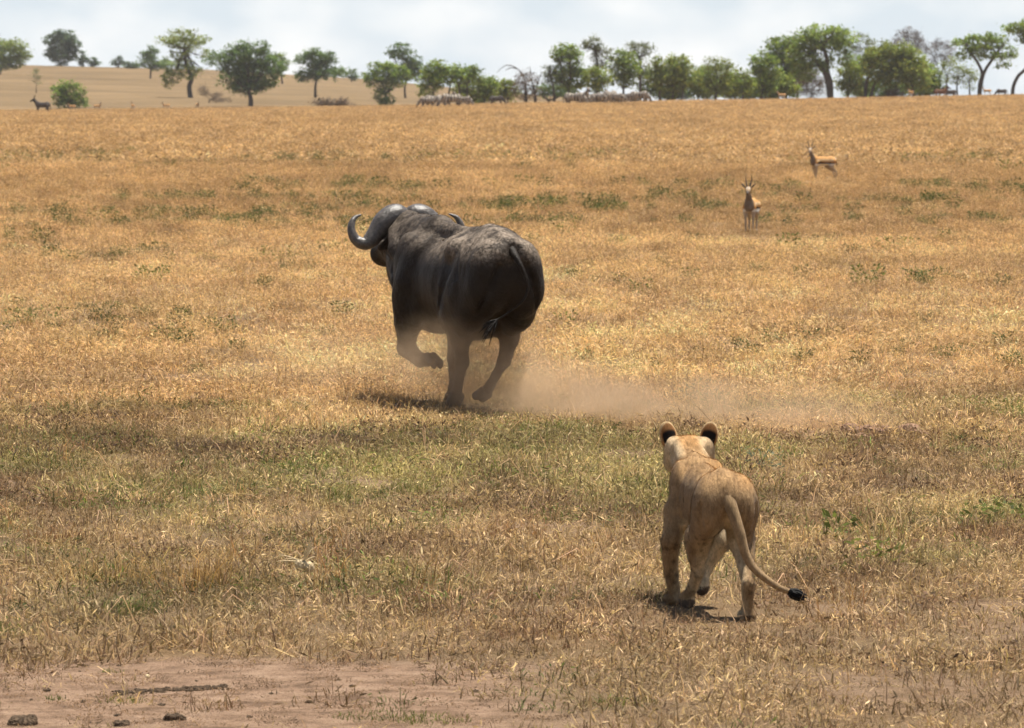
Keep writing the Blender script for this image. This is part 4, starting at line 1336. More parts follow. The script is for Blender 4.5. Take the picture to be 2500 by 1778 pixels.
tree("tall_tree", "slender tree with high flat crown above the right zebras", "tree", DR + 15, (1563, 252), blob(1530, 1596, 100, 138, 6, True) + [(1562, 158, 24, 20), (1560, 186, 16, 14)], "grey", 0.8, leaf=0.30, r0=0.26, stems=[[(1563, 252), (1563, 200), (1562, 140)]], group=GR)
tree("broad_bush", "broad yellowish-green bush right of the zebra herd", "bush", DR, (1636, 250), blob(1578, 1698, 134, 224, 9), "olive", 1.25, stems=[[(1608, 252), (1610, 215)], [(1640, 252), (1642, 205)], [(1664, 252), (1668, 210)]], r0=0.2, group=GR)
tree("leafy_tree", "tangled dark tree with twiggy top next to the broad bush", "tree", DR, (1745, 248), blob(1698, 1800, 152, 240, 8) + blob(1710, 1795, 140, 175, 5), "olive", 0.95, leaf=0.3, r0=0.26, group=GR)
tree("leafy_bush", "light green drooping bush in the thick of the treeline", "bush", DR - 8, (1812, 246), blob(1790, 1838, 164, 236, 6), "lime", 1.1, r0=0.18, group=GR)
tree("leafy_tree", "open twiggy tree stepping up towards the big crown", "tree", DR, (1862, 246), blob(1826, 1905, 128, 200, 7) + blob(1830, 1895, 190, 238, 5), "green", 0.9, r0=0.25, group=GR)
tree("leafy_tree", "dense green tree on the left shoulder of the tallest crown", "tree", DR + 8, (1918, 245), blob(1866, 1972, 88, 170, 8) + blob(1880, 1965, 160, 225, 6), "green", 1.05, r0=0.32, group=GR)
tree("big_tree", "tallest tree of the line with dark forked trunk", "tree", DR - 10, (2028, 244),
     blob(1930, 2088, 64, 128, 10) + [(1950, 138, 30, 26), (2056, 140, 34, 24), (1985, 150, 30, 20), (2010, 160, 20, 16), (1965, 172, 30, 24)], "green", 1.0,
     stems=[[(2028, 244), (2028, 205), (2020, 175), (2018, 140), (2004, 105)], [(2028, 240), (2018, 190), (2000, 160), (1975, 130)]], r0=0.45, group=GR)
tree("brown_thicket", "brown leafless thicket under the tallest tree", "thicket", DR + 5, (1982, 243), blob(1938, 2024, 176, 240, 7), "brown", 1.2, bare=1.0, leaf=0.4, r0=0.15, group=GR)
tree("sparse_tree", "thin see-through tree right behind the tallest crown", "tree", DR + 25, (2108, 240), blob(2072, 2138, 78, 140, 6), "grey", 0.55, leaf=0.28, r0=0.2, group=GR)
tree("leafy_bush", "pale yellow-green bush right of the tallest trunk", "bush", DR - 5, (2072, 242), blob(2038, 2110, 150, 236, 7), "olive", 1.2, r0=0.2, group=GR)
tree("dome_tree", "dense dome-shaped tree with several short stems", "tree", DR - 12, (2150, 240),
     blob(2102, 2262, 106, 200, 10) + [(2180, 196, 50, 22), (2240, 190, 30, 30)], "olive", 1.3, stems=[[(2112, 242), (2116, 200), (2128, 172)], [(2124, 242), (2136, 205), (2160, 180)], [(2230, 240), (2225, 200)]], r0=0.3, group=GR)
tree("bare_tree", "grey leafless tree rising behind the dome-shaped tree", "tree", DR + 25, (2220, 238), blob(2180, 2262, 68, 130, 7), "twig", 0.8, bare=1.0, leaf=0.42, r0=0.2, group=GR)
tree("bare_tree", "half-bare brownish tree right of the grey leafless one", "tree", DR + 20, (2295, 236), blob(2258, 2330, 92, 160, 6), "twig", 0.75, bare=1.0, leaf=0.4, r0=0.2, group=GR)
tree("sparse_tree", "thin green sapling group left of the umbrella acacia", "tree", DR + 10, (2330, 236), blob(2296, 2345, 140, 205, 5) + blob(2335, 2388, 150, 222, 5), "olive", 0.55, leaf=0.3, r0=0.16, stems=[[(2312, 236), (2312, 190)], [(2340, 236), (2338, 190)], [(2368, 236), (2366, 195)]], group=GR)
tree("brown_shrub", "small brown leafless shrub below the dome-shaped tree", "shrub", DR - 14, (2182, 241), blob(2158, 2206, 218, 243, 5), "brown", 1.3, bare=1.0, leaf=0.35, r0=0.1, group=GR)
tree("umbrella_acacia", "umbrella-shaped acacia with slim forked trunk against the sky", "tree", DR - 10, (2390, 235),
     blob(2326, 2470, 80, 128, 9, True) + [(2345, 134, 26, 10), (2440, 138, 30, 10), (2470, 128, 16, 12), (2398, 136, 34, 10), (2450, 158, 16, 8)], "green", 0.95,
     stems=[[(2390, 235), (2392, 205), (2398, 180), (2385, 150), (2366, 125)], [(2390, 232), (2400, 185), (2418, 152), (2436, 130)]], r0=0.32, group=GR)
tree("leaning_acacia", "acacia with curved leaning trunk at the right picture edge", "tree", DR - 20, (2472, 236),
     blob(2448, 2560, 50, 86, 7, True) + [(2500, 100, 24, 12), (2540, 110, 24, 14)], "green", 1.0,
     stems=[[(2472, 236), (2474, 212), (2486, 186), (2504, 168), (2516, 140), (2518, 105)]], r0=0.32, group=GR)
tree("leafy_bush", "rounded green bush closing the gap right of the broad yellowish one", "bush", DR + 10, (1706, 249), blob(1672, 1742, 165, 244, 7), "green", 1.2, r0=0.18, group=GR)
tree("leafy_bush", "green bush at the foot of the dense left-shoulder tree", "bush", DR + 4, (1900, 246), blob(1860, 1950, 178, 242, 7), "lime", 1.1, r0=0.18, group=GR)
tree("leafy_bush", "olive bush behind the left zebras at the dead tree's left", "bush", DR + 20, (1150, 258), blob(1100, 1230, 190, 250, 8), "olive", 1.1, r0=0.18, group=GR)
tree("leafy_bush", "low green bush between the dome tree and the umbrella acacia", "bush", DR + 12, (2270, 238), blob(2236, 2310, 165, 236, 7), "green", 0.9, r0=0.18, group=GR)
tree("leafy_tree", "small green tree behind the right end of the zebra herd", "tree", DR + 18, (1580, 252), blob(1548, 1625, 160, 240, 7), "green", 1.0, r0=0.2, group=GR)
for i, (x0, x1, y0, y1, f_) in enumerate([(1600, 1680, 172, 246, "green"), (1690, 1760, 158, 246, "lime"), (1752, 1832, 176, 246, "green"), (1835, 1905, 150, 244, "green"),
                                          (1905, 1985, 146, 200, "lime"), (2066, 2140, 128, 240, "green"), (2200, 2290, 150, 240, "green")]):
    tree("belt_bush", "leafy bush in the treeline, %s of the low bushes counted rightwards from the zebra herd" % ["first", "second", "third", "fourth", "fifth", "sixth", "seventh"][i],
         "bush", DR + 16 + 5 * (i % 2), ((x0 + x1) / 2, 246), blob(x0, x1, y0, y1, 7), f_, 1.05, r0=0.16, group=GR)
tree("low_scrub", "dark scrub filling the gap behind the zebra herd", "scrub", DR + 30, (1640, 246), blob(1580, 1720, 205, 244, 7), "blue", 1.3, group=GR)
tree("low_scrub", "shadowed scrub beneath the middle of the treeline", "scrub", DR + 30, (1840, 244), blob(1720, 1960, 190, 242, 9), "dark", 1.3, group=GR)
tree("low_scrub", "dim scrub seen beneath the dome-shaped tree", "scrub", DR + 30, (2130, 242), blob(2050, 2260, 196, 240, 9), "dark", 1.0, group=GR)
tree("low_scrub", "distant green scrub between the bare dead tree and the tall tree", "scrub", DR + 60, (1335, 250), blob(1300, 1400, 205, 240, 6), "dark", 1.2, group=GR)
#@@ herd
# ============================================================ distant herds
def beast(kind, graze):
    """Small quadruped seen far off: zebra, topi or wildebeest, head up or grazing."""
    g = Clay((-0.5, -1.15, -0.05), (0.5, 1.6, 2.1), 0.035)
    g.ball((0, 0, 1.02), (0.30, 0.75, 0.31), k=0)
    g.ball((0, 0.50, 1.05), (0.25, 0.34, 0.36), k=0.1)
    g.ball((0, -0.52, 1.06), (0.27, 0.34, 0.33), k=0.1)
    if graze:
        g.limb([(0, 0.62, 1.12), (0, 1.0, 0.80), (0, 1.18, 0.45)], [0.24, 0.15, 0.11], k=0.1, flat=(0.7, 1, 1))
        g.limb([(0, 1.18, 0.45), (0, 1.26, 0.10)], [0.12, 0.075], k=0.05)
        hp, hdir = np.array((0, 1.16, 0.55)), 1
    else:
        g.limb([(0, 0.60, 1.15), (0, 0.92, 1.50), (0, 1.00, 1.62)], [0.25, 0.16, 0.13], k=0.1, flat=(0.7, 1, 1))
        g.limb([(0, 0.98, 1.66), (0, 1.40, 1.42)], [0.13, 0.08], k=0.05)
        hp, hdir = np.array((0, 0.98, 1.76)), 0
    for sx in (-1, 1):
        g.limb([(sx * 0.17, 0.52, 0.9), (sx * 0.16, 0.54, 0.5), (sx * 0.15, 0.52 + sx * 0.05, 0.0)], [0.14, 0.07, 0.05], k=0.06)
        g.limb([(sx * 0.17, -0.58, 0.95), (sx * 0.17, -0.52, 0.62), (sx * 0.16, -0.68, 0.40), (sx * 0.15, -0.62 - sx * 0.05, 0.0)], [0.20, 0.11, 0.06, 0.05], k=0.06)
        g.limb([tuple(hp + (sx * 0.06, 0, 0)), tuple(hp + (sx * 0.12, -0.02, 0.14))], [0.045, 0.02], k=0.02)
        if kind != "zebra":
            g.limb([tuple(hp + (sx * 0.05, 0.03, 0.0)), tuple(hp + (sx * 0.14, -0.08, 0.28)), tuple(hp + (sx * 0.08, -0.10, 0.42))], [0.04, 0.035, 0.02], k=0.02)
    g.limb([(0, -0.82, 1.15), (0, -0.92, 0.85), (0, -0.92, 0.55)], [0.05, 0.035, 0.05], k=0.04)
    V, Fc = g.mesh(1)
    x_, y_, z_ = V.T
    if kind == "zebra":
        ph = np.where(z_ < 0.72, z_ * 40, y_ * 30 + z_ * 14 + 2.2 * np.sin(z_ * 9 + y_ * 5))
        st = sstep(-0.35, 0.35, np.sin(ph) + 0.5 * np.sin(y_ * 7 + z_ * 3))[:, None]
        t = np.array([0.43, 0.37, 0.30]) * st + np.array([0.055, 0.045, 0.038]) * (1 - st)
        t[(y_ > 1.2)] = (0.05, 0.04, 0.035)
    elif kind == "topi":
        t = np.repeat([[0.16, 0.075, 0.038]], len(V), 0)
        t[z_ < 0.55] = (0.22, 0.13, 0.07)
        t[(y_ > 0.9)] = (0.05, 0.035, 0.03)
    else:
        t = np.repeat([[0.075, 0.062, 0.055]], len(V), 0)
        t[(y_ > 0.8)] = (0.03, 0.025, 0.022)
    return new_mesh(kind + "_body", V, Fc, True, t)


BE = {(k_, g_): beast(k_, g_) for k_ in ("zebra", "topi", "wildebeest") for g_ in (False, True)}
HC = {}


def herd(kind, graze, px, py, d, rz, label, group, scale=1.0, sink=0.2):
    p = at(px, py, d)
    o = empty(kind, (p[0], d, float(terrain(p[0], d)) - sink * scale), math.radians(rz))
    o.scale = (scale,) * 3
    link_mesh("body", BE[(kind, graze)], M_FAWN, o)
    return props(o, label, {"zebra": "zebra", "topi": "antelope", "wildebeest": "wildebeest"}[kind], group)


ZL, ZR = "zebras under the wide thicket", "zebra herd beneath the tall trees"
herd("wildebeest", False, 104, 270, 800, 78, "dark antelope with raised head beside the rounded green bush", None, 1.25)
for px, gz_, d, rz, sc_, txt in [(1044, True, 806, 70, 1.35, "grazing zebra at the left end of the cluster under the wide thicket"), (1058, True, 838, 250, 1.6, "zebra second from the left under the wide thicket"),
        (1084, False, 818, 285, 1.45, "zebra in the middle of the cluster under the wide thicket"), (1103, True, 800, 105, 1.7, "pale zebra fourth from the left under the wide thicket"), (1132, True, 842, 240, 1.4, "zebra at the right end of the cluster under the wide thicket")]:
    herd("zebra", gz_, px, 262, d, rz, txt, ZL, sc_, 0.3)
herd("wildebeest", True, 1212, 256, 868, 265, "dark wildebeest between the two green bushes", None, 1.2)
words_ = ["first", "second", "third", "fourth", "fifth", "sixth", "seventh", "eighth", "ninth", "tenth", "eleventh"]
HR = np.random.default_rng(8)
for i, px in enumerate([1402, 1421, 1428, 1447, 1459, 1466, 1489, 1507, 1513, 1541, 1560]):
    herd("zebra", i not in (1, 4, 8), px, 256, HR.uniform(795, 865), HR.choice([75, 255, 285, 100, 40, 320, 215]) + HR.uniform(-12, 12),
         "%s zebra from the left in the herd beneath the tall trees" % words_[i], ZR, HR.uniform(1.35, 1.9), HR.uniform(0.2, 0.45))
herd("wildebeest", True, 1480, 256, 850, 80, "dark wildebeest among the zebras beneath the tall trees", None, 1.6, 0.4)
herd("wildebeest", True, 1530, 256, 858, 262, "second dark wildebeest, near the right end of the zebra herd", None, 1.5, 0.4)
herd("topi", False, 2296, 238, 905, 262, "reddish-brown antelope standing below the half-bare tree", None, 1.15)
herd("wildebeest", False, 2320, 237, 912, 100, "blackish wildebeest close behind the reddish-brown antelope", None, 1.15)
herd("wildebeest", True, 2446, 234, 900, 80, "dark grazing antelope left of the leaning acacia", None, 0.95)
SG = "small tan gazelles along the crest"
gfar, gfar_e = gazelle_parts(0, LEGS_STAND)
for px, d, rz, txt in [(176, 828, 80, "tan gazelle in front of the rounded green bush"), (238, 836, 250, "tan gazelle just right of the rounded green bush"), (324, 842, 20, "tiny pale gazelle alone on the bare slope edge"),
                       (406, 838, 95, "small brown gazelle left of the acacia's fallen branches"), (482, 846, 200, "bright orange gazelle near the fallen dead branches"),
                       (1908, 905, 95, "tan gazelle half hidden under the treeline"), (2224, 900, 30, "tan antelope standing by the dome-shaped tree's right stem"), (2410, 896, 85, "pale tan gazelle beneath the umbrella acacia")]:
    p = at(px, 262, d)
    place_parts("gazelle", (p[0], d, float(terrain(p[0], d)) + 0.1), math.radians(rz), 1.7 if px > 1900 else 1.4, gfar, M_FAWN, gfar_e, txt, "gazelle", SG)
#@@ clods
# ============================================================ clods, dung and straw on the bare soil
mat = NodeMat("dark_earth")
ob = mat.n("ShaderNodeTexCoord").outputs["Object"]
n1 = mat.noise(ob, 30.0, 4.0, 0.6)
M_EARTH = mat.done(mat.bsdf(mat.ramp(n1, [(0.3, (0.05, 0.036, 0.026)), (0.7, (0.16, 0.11, 0.07))]), 0.95, 0.1, mat.bump(n1, 0.9, 0.02)))
mat = NodeMat("red_sod")
ob = mat.n("ShaderNodeTexCoord").outputs["Object"]
n1 = mat.noise(ob, 30.0, 4.0, 0.6)
M_SOD = mat.done(mat.bsdf(mat.ramp(n1, [(0.3, (0.22, 0.125, 0.075)), (0.7, (0.42, 0.27, 0.175))]), 0.95, 0.1, mat.bump(n1, 0.9, 0.02)))
mat = NodeMat("pale_bone")
M_PALE = mat.done(mat.bsdf((0.66, 0.51, 0.30), 0.7, 0.2))


def lump(r_, size, n=5, h=0.008, squash=0.6):
    e = Clay((-0.2, -0.2, -0.06), (0.2, 0.2, 0.16), h)
    for _ in range(n):
        p_ = r_.uniform(-1, 1, 3) * np.array([size, size * 0.7, size * 0.25]) + np.array([0, 0, size * 0.2])
        e.ball(p_, size * r_.uniform(0.35, 0.75) * np.array([1, 1, squash]), tuple(r_.uniform(-30, 30, 3)), k=0.012)
    v, q = e.mesh(0)
    v = v + (r_.normal(0, h * 0.25, v.shape))
    return v, q


CR = np.random.default_rng(3)
lumps = [new_mesh("soil_clod", *lump(CR, 0.028, 4, 0.009), False) for _ in range(6)]
clods = [(70, 1635, "small clod near the left edge, upper side of the bare soil"), (195, 1640, "small clod above the left end of the dark crumb streak"), (290, 1627, "clod at the grass edge above the dark crumb streak"),
         (115, 1688, "clod left of the dark crumb streak, level with it"), (205, 1715, "clod below the left end of the dark crumb streak"), (75, 1710, "clod just above the brown dung heap"),
         (395, 1722, "clod below the middle of the dark crumb streak"), (585, 1712, "clod just right below the dark crumb streak's end"), (660, 1695, "clod right of the dark crumb streak, level with it"),
         (826, 1662, "upper clod of the pair right of the white chip's row"), (860, 1676, "lower clod of the pair far right of the crumb streak"), (755, 1716, "clod left of the low green grass patch"),
         (285, 1748, "clod near the bottom, between the two dung lumps"), (610, 1752, "clod at the bottom, right of the lone dung lump"), (1160, 1690, "clod far right, where the bare soil turns to thin grass"), (480, 1664, "clod directly above the right half of the crumb streak")]
for i, (px, py, txt) in enumerate(clods):
    p = on_ground(px, py)
    o = link_mesh("soil_clod", lumps[i % 6], M_EARTH)
    o.location = tuple(p)
    o.rotation_euler = (0, 0, CR.uniform(0, 6.28))
    k_ = CR.uniform(0.25, 0.55)
    o.scale = (k_ * CR.uniform(0.9, 1.6), k_, k_)
    props(o, txt, "soil clod", "dark clods scattered over the bare soil")
for px, py, sz, txt in [(58, 1768, 0.045, "large brown dung heap at the bottom left corner"), (432, 1758, 0.036, "dark dung lump lying alone on the bare soil"), (300, 1772, 0.03, "small yellowish dung lump at the bottom edge"),
                        (405, 1545, 0.035, "dark clump of earth under a small grass tuft")]:
    p = on_ground(px, py)
    o = link_mesh("dung_lump", new_mesh("dung_lump", *lump(CR, sz, 9, 0.008, 0.75), False), M_EARTH)
    o.location = tuple(p)
    props(o, txt, "dung")
# the line of dark crumbs along the bare strip
v_, q_, k = [], [], 0
for i in range(330):
    t = CR.uniform(0, 1)
    p = on_ground(285 + 265 * t + CR.normal(0, 4), 1693 - 14 * t + CR.normal(0, 2.6))
    me = lumps[CR.integers(0, 6)]
    v = np.array([w.co[:] for w in me.vertices]) * CR.uniform(0.15, 0.42)
    q = np.array([f.vertices[:] for f in me.polygons])
    v_.append(v + p); q_.append(q + k); k += len(v)
props(link_mesh("crumb_streak", new_mesh("crumb_streak", np.concatenate(v_), np.concatenate(q_), False), M_EARTH),
      "long dark streak of crumbled dung across the bare soil", "dung", kind="stuff")
for k_, (px, py, sz) in enumerate([(2085, 1066, 0.075), (2122, 1070, 0.085), (2152, 1064, 0.06), (2208, 1068, 0.07), (2236, 1072, 0.085), (2105, 1082, 0.055)]):
    p = on_ground(px, py)
    o = link_mesh("torn_sod", new_mesh("torn_sod", *lump(CR, sz, 7, 0.009, 0.8), False), M_SOD)
    o.location = tuple(p + np.array([0, 0, 0.03]))
    props(o, ["leftmost reddish sod at the scuffed end of the dust trail", "large reddish sod second from the left in the scuffed patch", "reddish sod in the middle of the scuffed patch", "reddish sod second from the right in the scuffed patch", "rightmost reddish sod at the scuffed patch", "small nearest sod below the others in the scuffed patch"][k_], "soil clod", "torn sods at the scuffed patch")
# crumbs and bits of dry matter over the bare strip
x, y = wedge(22.5, 26.6, 48)
x, y = keep(x, y, bare_soil(x, y))
scatter("soil_crumbs", C_BROWN, NV, pts(x, y), R.uniform(0.12, 0.5, len(x)), BROWN * R.uniform(0.5, 1.5, (len(x), 1)), "dark crumbs and dry bits strewn over the bare soil", "debris", squash=0.6)
# pale husk with splayed dry stems
p = on_ground(742, 1430)
husk = empty("dry_husk", tuple(p + np.array([0, 0, 0.095])))
husk.scale = (0.9,) * 3
v, q = lump(CR, 0.035, 6, 0.008, 1.0)
link_mesh("husk", new_mesh("husk", v * np.array([1, 1, 1.3]), q, False), M_PALE, husk)
for (dx, dz, ln) in [(0.35, 1.0, 0.17), (0.5, 0.9, 0.11), (-0.9, 0.35, 0.16), (-0.8, 0.2, 0.12), (0.1, 1.0, 0.09), (0.8, 0.5, 0.08), (-0.4, 0.7, 0.09), (-1.0, 0.1, 0.16), (0.2, 0.8, 0.12), (0.45, 1.0, 0.14)]:
    d_ = np.array([dx, CR.uniform(-0.3, 0.3), dz]); d_ /= np.linalg.norm(d_)
    v, q = tube_mesh([(0, 0, 0.03), d_ * ln * 0.6 + (0, 0, 0.03), d_ * ln + (0, 0, 0.02)], [0.0045, 0.004, 0.0015], 5)
    link_mesh("stem", new_mesh("husk_stem", v, q), M_PALE, husk)
props(husk, "bright pale dry husk with splayed straw stems in the short grass", "dry plant")
for px, py, txt in [(362, 1658, "white chip lying on the bare reddish soil"), (362, 1458, "white chip lying above the green tuft")]:
    p = on_ground(px, py)
    v, q = lump(CR, 0.012, 3, 0.004, 0.6)
    o = link_mesh("pale_chip", new_mesh("pale_chip", v, q, False), M_PALE)
    o.location = tuple(p + np.array([0, 0, 0.01]))
    props(o, txt, "stone")
#@@ tufts
# ============================================================ single tufts and weeds that stand out
PR = np.random.default_rng(77)


def plant(name, px, py, batches, color, label, category, group, size=1.0, var=0.15):
    p_ = on_ground(px, py)
    V_, Q_, T_, C_, off = [], [], [], [], 0
    for v, q, t, c_ in batches:
        V_.append(v); Q_.append(q + off); T_.append(t + off); C_.append(c_); off += len(v)
    tone_ = np.concatenate(C_) * np.array(color)
    o_ = link_mesh(name, new_mesh(name, np.concatenate(V_) * size, [np.concatenate(Q_), np.concatenate(T_)], False, tone_), M_LEAF)
    o_.location = tuple(p_)
    o_.rotation_euler = (0, 0, PR.uniform(0, 6.28))
    return props(o_, label, category, group)


def tuft_b(n, rad, h0, h1, lean=0.5):
    return [blade_batch(PR, n, rad, h0, h1, lean, 0.0022, 0.0, 0.9), blade_batch(PR, n // 3, rad * 1.3, h0 * 0.6, h1 * 0.8, 0.4, 0.0022, 0.8, 0.6)]


def weed_b(n, rad, h, ln=0.04, wd=0.010):
    return [leaf_batch(PR, n, rad, 0.0, h, ln, wd, 0.5, 1.5), blade_batch(PR, n // 4, rad * 0.8, h * 0.4, h, 0.4, 0.003, 0.0, 0.4)]


GT, GW = "grass tufts standing out of the turf", "green weeds standing out of the dry grass"
RUST, HAY, LEAFG, MOSS, SAGE, DARKB = (0.34, 0.195, 0.085), (0.54, 0.36, 0.15), (0.19, 0.20, 0.055), (0.135, 0.155, 0.042), (0.17, 0.185, 0.11), (0.17, 0.12, 0.085)
for px, py, b_, col_, txt in [
        (1262, 1318, tuft_b(260, 0.20, 0.06, 0.20), RUST, "rusty brown dense tussock in the turf left of the lion"),
        (512, 1440, tuft_b(190, 0.12, 0.12, 0.34, 0.4), HAY, "upright golden tuft left of the pale husk"),
        (285, 1420, tuft_b(330, 0.40, 0.07, 0.27, 0.75), HAY, "wide stand of golden dry grass above the bare soil"),
        (140, 1330, tuft_b(180, 0.20, 0.08, 0.20), RUST, "rusty brown tuft near the left edge above the golden stand"),
        (330, 1500, tuft_b(300, 0.16, 0.04, 0.13, 0.6), MOSS, "rich green tuft below the golden stand of grass"),
        (270, 1508, tuft_b(160, 0.11, 0.03, 0.10, 0.6), LEAFG, "paler green tuft touching the rich green one on its left"),
        (412, 1546, tuft_b(90, 0.05, 0.04, 0.09, 0.5), LEAFG, "tiny green tuft behind the dark clump of earth"),
        (1000, 1205, tuft_b(240, 0.20, 0.05, 0.16, 0.5), LEAFG, "yellowish green tuft in the turf below the buffalo"),
        (835, 1230, tuft_b(160, 0.10, 0.06, 0.18, 0.4), LEAFG, "green fan-shaped tuft in the middle of the turf"),
        (520, 1105, tuft_b(260, 0.30, 0.06, 0.20, 0.6), DARKB, "dark withered tussock at the edge of the tall dry grass"),
        (830, 1085, tuft_b(200, 0.26, 0.05, 0.16, 0.6), DARKB, "grey-brown withered tussock just left of the buffalo's dust"),
        (60, 1120, tuft_b(260, 0.32, 0.05, 0.17, 0.6), DARKB, "dark withered tussock by the left picture edge"),
        (940, 1752, tuft_b(320, 0.22, 0.02, 0.06, 0.7), MOSS, "low green grass patch at the bottom edge of the bare soil"),
        (1060, 1760, tuft_b(220, 0.16, 0.02, 0.06, 0.7), LEAFG, "faded green grass patch beside the greener one at the bottom"),
        (300, 1712, tuft_b(90, 0.10, 0.02, 0.05, 0.7), LEAFG, "small green sprout patch under the dark crumb streak"),
        (135, 1708, tuft_b(50, 0.05, 0.02, 0.05, 0.7), MOSS, "tiny green sprout near the left end of the bare soil"),
        (1525, 1720, tuft_b(140, 0.14, 0.03, 0.09, 0.6), LEAFG, "green-brown tuft at the bottom edge below the lion"),
        (270, 1642, tuft_b(50, 0.06, 0.02, 0.05, 0.7), LEAFG, "small sprout on the soil beneath the turf edge")]:
    o = plant("grass_patch" if "patch" in txt else "grass_tuft", px, py, b_, col_, txt, "grass tuft", GT)
    if "patch" in txt:
        o["kind"] = "stuff"
for px, py, b_, col_, txt in [
        (2040, 1318, weed_b(26, 0.10, 0.16, 0.07, 0.017), MOSS, "weed with a few broad dark leaves right of the lion"),
        (2135, 1380, weed_b(60, 0.14, 0.14, 0.05, 0.009), LEAFG, "spreading pale green weed below the broad-leaved one"),
        (2440, 1290, weed_b(90, 0.24, 0.14, 0.05, 0.010), MOSS, "leafy green weed near the right picture edge"),
        (1712, 990, weed_b(170, 0.20, 0.22, 0.03, 0.006), SAGE, "grey-green bushy weed in the dust behind the lion"),
        (1855, 1150, weed_b(90, 0.16, 0.16, 0.035, 0.007), SAGE, "grey-green weed just right of the lion's shoulders"),
        (2450, 1020, weed_b(120, 0.30, 0.14, 0.04, 0.008), LEAFG, "wide green weed in the grass at the right edge"),
        (2120, 700, weed_b(130, 0.22, 0.28, 0.06, 0.014), MOSS, "dark green weed in the dry grass below the far gazelle"),
        (2265, 690, weed_b(120, 0.30, 0.20, 0.06, 0.014), MOSS, "second dark weed, right of the one below the gazelles"),
        (1930, 610, weed_b(100, 0.22, 0.26, 0.06, 0.015), MOSS, "green weed to the lower right of the near gazelle"),
        (2182, 612, weed_b(100, 0.40, 0.22, 0.06, 0.014), LEAFG, "straggling weed between the near gazelle and the right edge"),
        (1484, 520, weed_b(110, 0.40, 0.24, 0.07, 0.016), MOSS, "low weed clump left of the near gazelle"),
        (1321, 518, weed_b(110, 0.40, 0.34, 0.07, 0.016), MOSS, "weed clump right beside the buffalo's back"),
        (1379, 575, weed_b(70, 0.28, 0.36, 0.06, 0.016), MOSS, "tall weed right of the buffalo's rump"),
        (1379, 805, weed_b(60, 0.16, 0.18, 0.05, 0.012), MOSS, "small weed right of the buffalo's hind legs"),
        (1562, 725, weed_b(60, 0.14, 0.22, 0.05, 0.012), MOSS, "narrow weed in the dry grass above the dust trail"),
        (2462, 425, weed_b(90, 0.5, 0.6, 0.10, 0.026), MOSS, "upright weed far off near the right edge"),
        (250, 545, weed_b(130, 0.45, 0.34, 0.06, 0.015), MOSS, "dark weed clump left of the buffalo's horn"),
        (675, 640, weed_b(110, 0.30, 0.26, 0.05, 0.012), MOSS, "weed clump in front of the buffalo's chest"),
        (370, 690, weed_b(170, 0.26, 0.24, 0.06, 0.013), MOSS, "weed clump in the left half of the dry grass"),
        (95, 790, weed_b(120, 0.40, 0.18, 0.05, 0.011), MOSS, "dark weeds beside the pale straw heap at the left edge"),
        (45, 400, weed_b(160, 1.6, 0.5, 0.10, 0.026), MOSS, "far green weed patch near the left picture edge"),
        (810, 620, weed_b(80, 0.25, 0.22, 0.05, 0.012), MOSS, "small weed just below the buffalo's horn"),
        (1150, 395, weed_b(200, 2.4, 0.5, 0.10, 0.026), MOSS, "far green weed patch above the buffalo"),
        (1420, 390, weed_b(200, 2.2, 0.5, 0.10, 0.026), MOSS, "far green weed patch in line with the side-on gazelle"),
        (2290, 405, weed_b(160, 1.4, 0.5, 0.10, 0.026), MOSS, "far weed patch right of the side-on gazelle")]:
    plant("green_weed", px, py, b_, col_, txt, "weed", GW)
plant("straw_heap", 40, 765, tuft_b(240, 0.34, 0.10, 0.26, 0.8), (0.66, 0.50, 0.27), "pale heap of bent straw at the left picture edge", "straw", None)
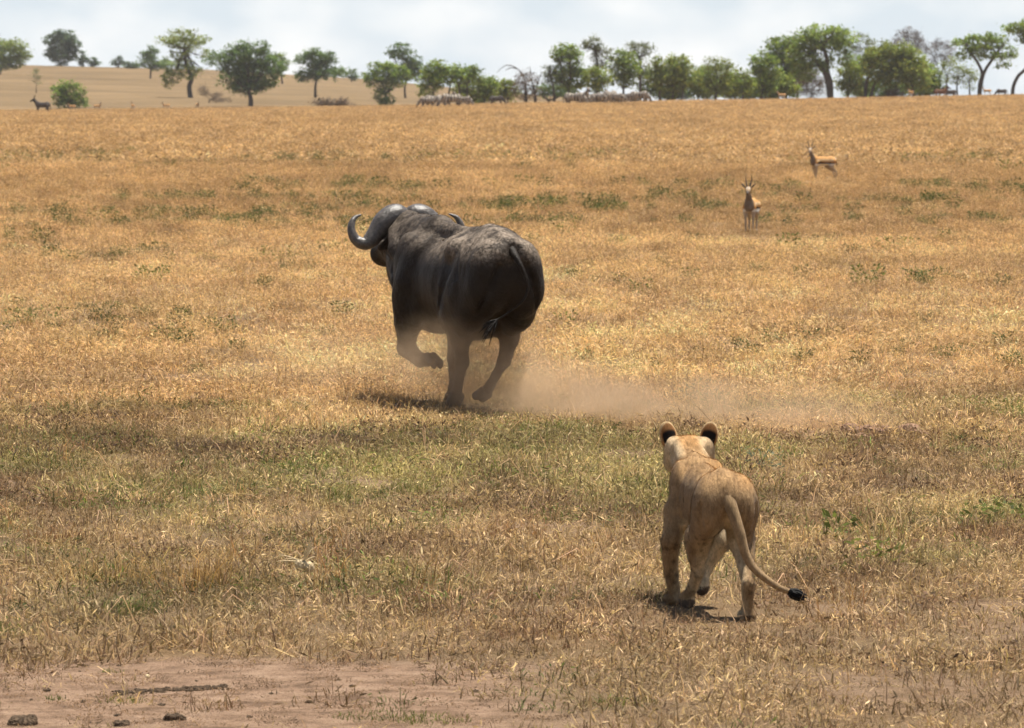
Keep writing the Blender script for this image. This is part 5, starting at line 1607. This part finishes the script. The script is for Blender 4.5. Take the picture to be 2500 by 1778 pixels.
#@@ dust
# ============================================================ dust and haze
def dust(name, label, px, py, d, half, dens, rz=0.0, seed=0.0, scale=1.6, edge=0.35):
    """Ellipsoidal puff of airborne dust."""
    p = at(px, py, d)
    v, q = [], []
    bpy_me = bpy.data.meshes.new(name)
    import bmesh
    bm = bmesh.new()
    bmesh.ops.create_icosphere(bm, subdivisions=3, radius=1.0)
    bm.to_mesh(bpy_me); bm.free()
    m_ = NodeMat(name)
    tc_ = m_.n("ShaderNodeTexCoord")
    mp_ = m_.n("ShaderNodeMapping", i_Location=(seed, seed * 2, 0), i_Scale=tuple(h_ * scale for h_ in half))
    m_.l(tc_.outputs["Object"], mp_.inputs["Vector"])
    ns = m_.noise(mp_.outputs["Vector"], 1.0, 4.0, 0.6)
    ln = m_.n("ShaderNodeVectorMath", operation='LENGTH')
    m_.l(tc_.outputs["Object"], ln.inputs[0])
    fall = m_.n("ShaderNodeMapRange", i_From_Min=edge, i_From_Max=1.0, i_To_Min=1.0, i_To_Max=0.0, interpolation_type='SMOOTHSTEP')
    m_.l(ln.outputs["Value"], fall.inputs[0])
    nr = m_.n("ShaderNodeMapRange", i_From_Min=0.40, i_From_Max=0.64, i_To_Min=0.05, i_To_Max=1.7)
    m_.l(ns, nr.inputs[0])
    dn = m_.math('MULTIPLY', m_.math('MULTIPLY', fall.outputs[0], nr.outputs[0]), dens)
    pv = m_.n("ShaderNodeVolumePrincipled", i_Anisotropy=0.2)
    pv.inputs["Color"].default_value = (0.72, 0.53, 0.35, 1)
    m_.l(dn, pv.inputs["Density"])
    m_.l(pv.outputs[0], m_.out.inputs["Volume"])
    o = link_mesh(name, bpy_me, m_.m)
    o.location = tuple(p)
    o.scale = half
    o.rotation_euler = (0, 0, rz)
    return props(o, label, "dust", kind="stuff")


dust("dust_cloud", "tan dust swirling round the buffalo's legs", 1150, 872, 45.9, (0.95, 0.95, 0.46), 1.35, 0.2, 1.3, 2.2, 0.2)
dust("dust_puff", "dense puff of dust thrown up right behind the buffalo's hooves", 1290, 955, 45.6, (1.15, 0.8, 0.38), 1.45, -0.5, 2.6, 2.6, 0.15)
dust("dust_trail", "tan dust trail drifting from the buffalo towards the right of the lion", 1660, 1012, 44.4, (2.6, 0.9, 0.42), 1.25, math.radians(-38), 4.1, 2.2, 0.2)
dust("dust_veil", "thin veil of dust drifting left of the buffalo", 850, 880, 47.0, (1.5, 0.9, 0.40), 0.30, 0.1, 7.7, 2.0, 0.2)
bx = 1600.0
v = np.array([(x_, y_, z_) for x_ in (-bx, bx) for y_ in (-70.0, 3300.0) for z_ in (-45.0, 30.0)])
q = np.array([(0, 1, 3, 2), (4, 6, 7, 5), (0, 4, 5, 1), (2, 3, 7, 6), (0, 2, 6, 4), (1, 5, 7, 3)])
m_ = NodeMat("haze")
pv = m_.n("ShaderNodeVolumePrincipled", i_Density=0.00005)
pv.inputs["Color"].default_value = (0.93, 0.95, 1.0, 1)
m_.l(pv.outputs[0], m_.out.inputs["Volume"])
props(link_mesh("haze", new_mesh("haze", v, q, False), m_.m), kind="stuff")
#@@ end
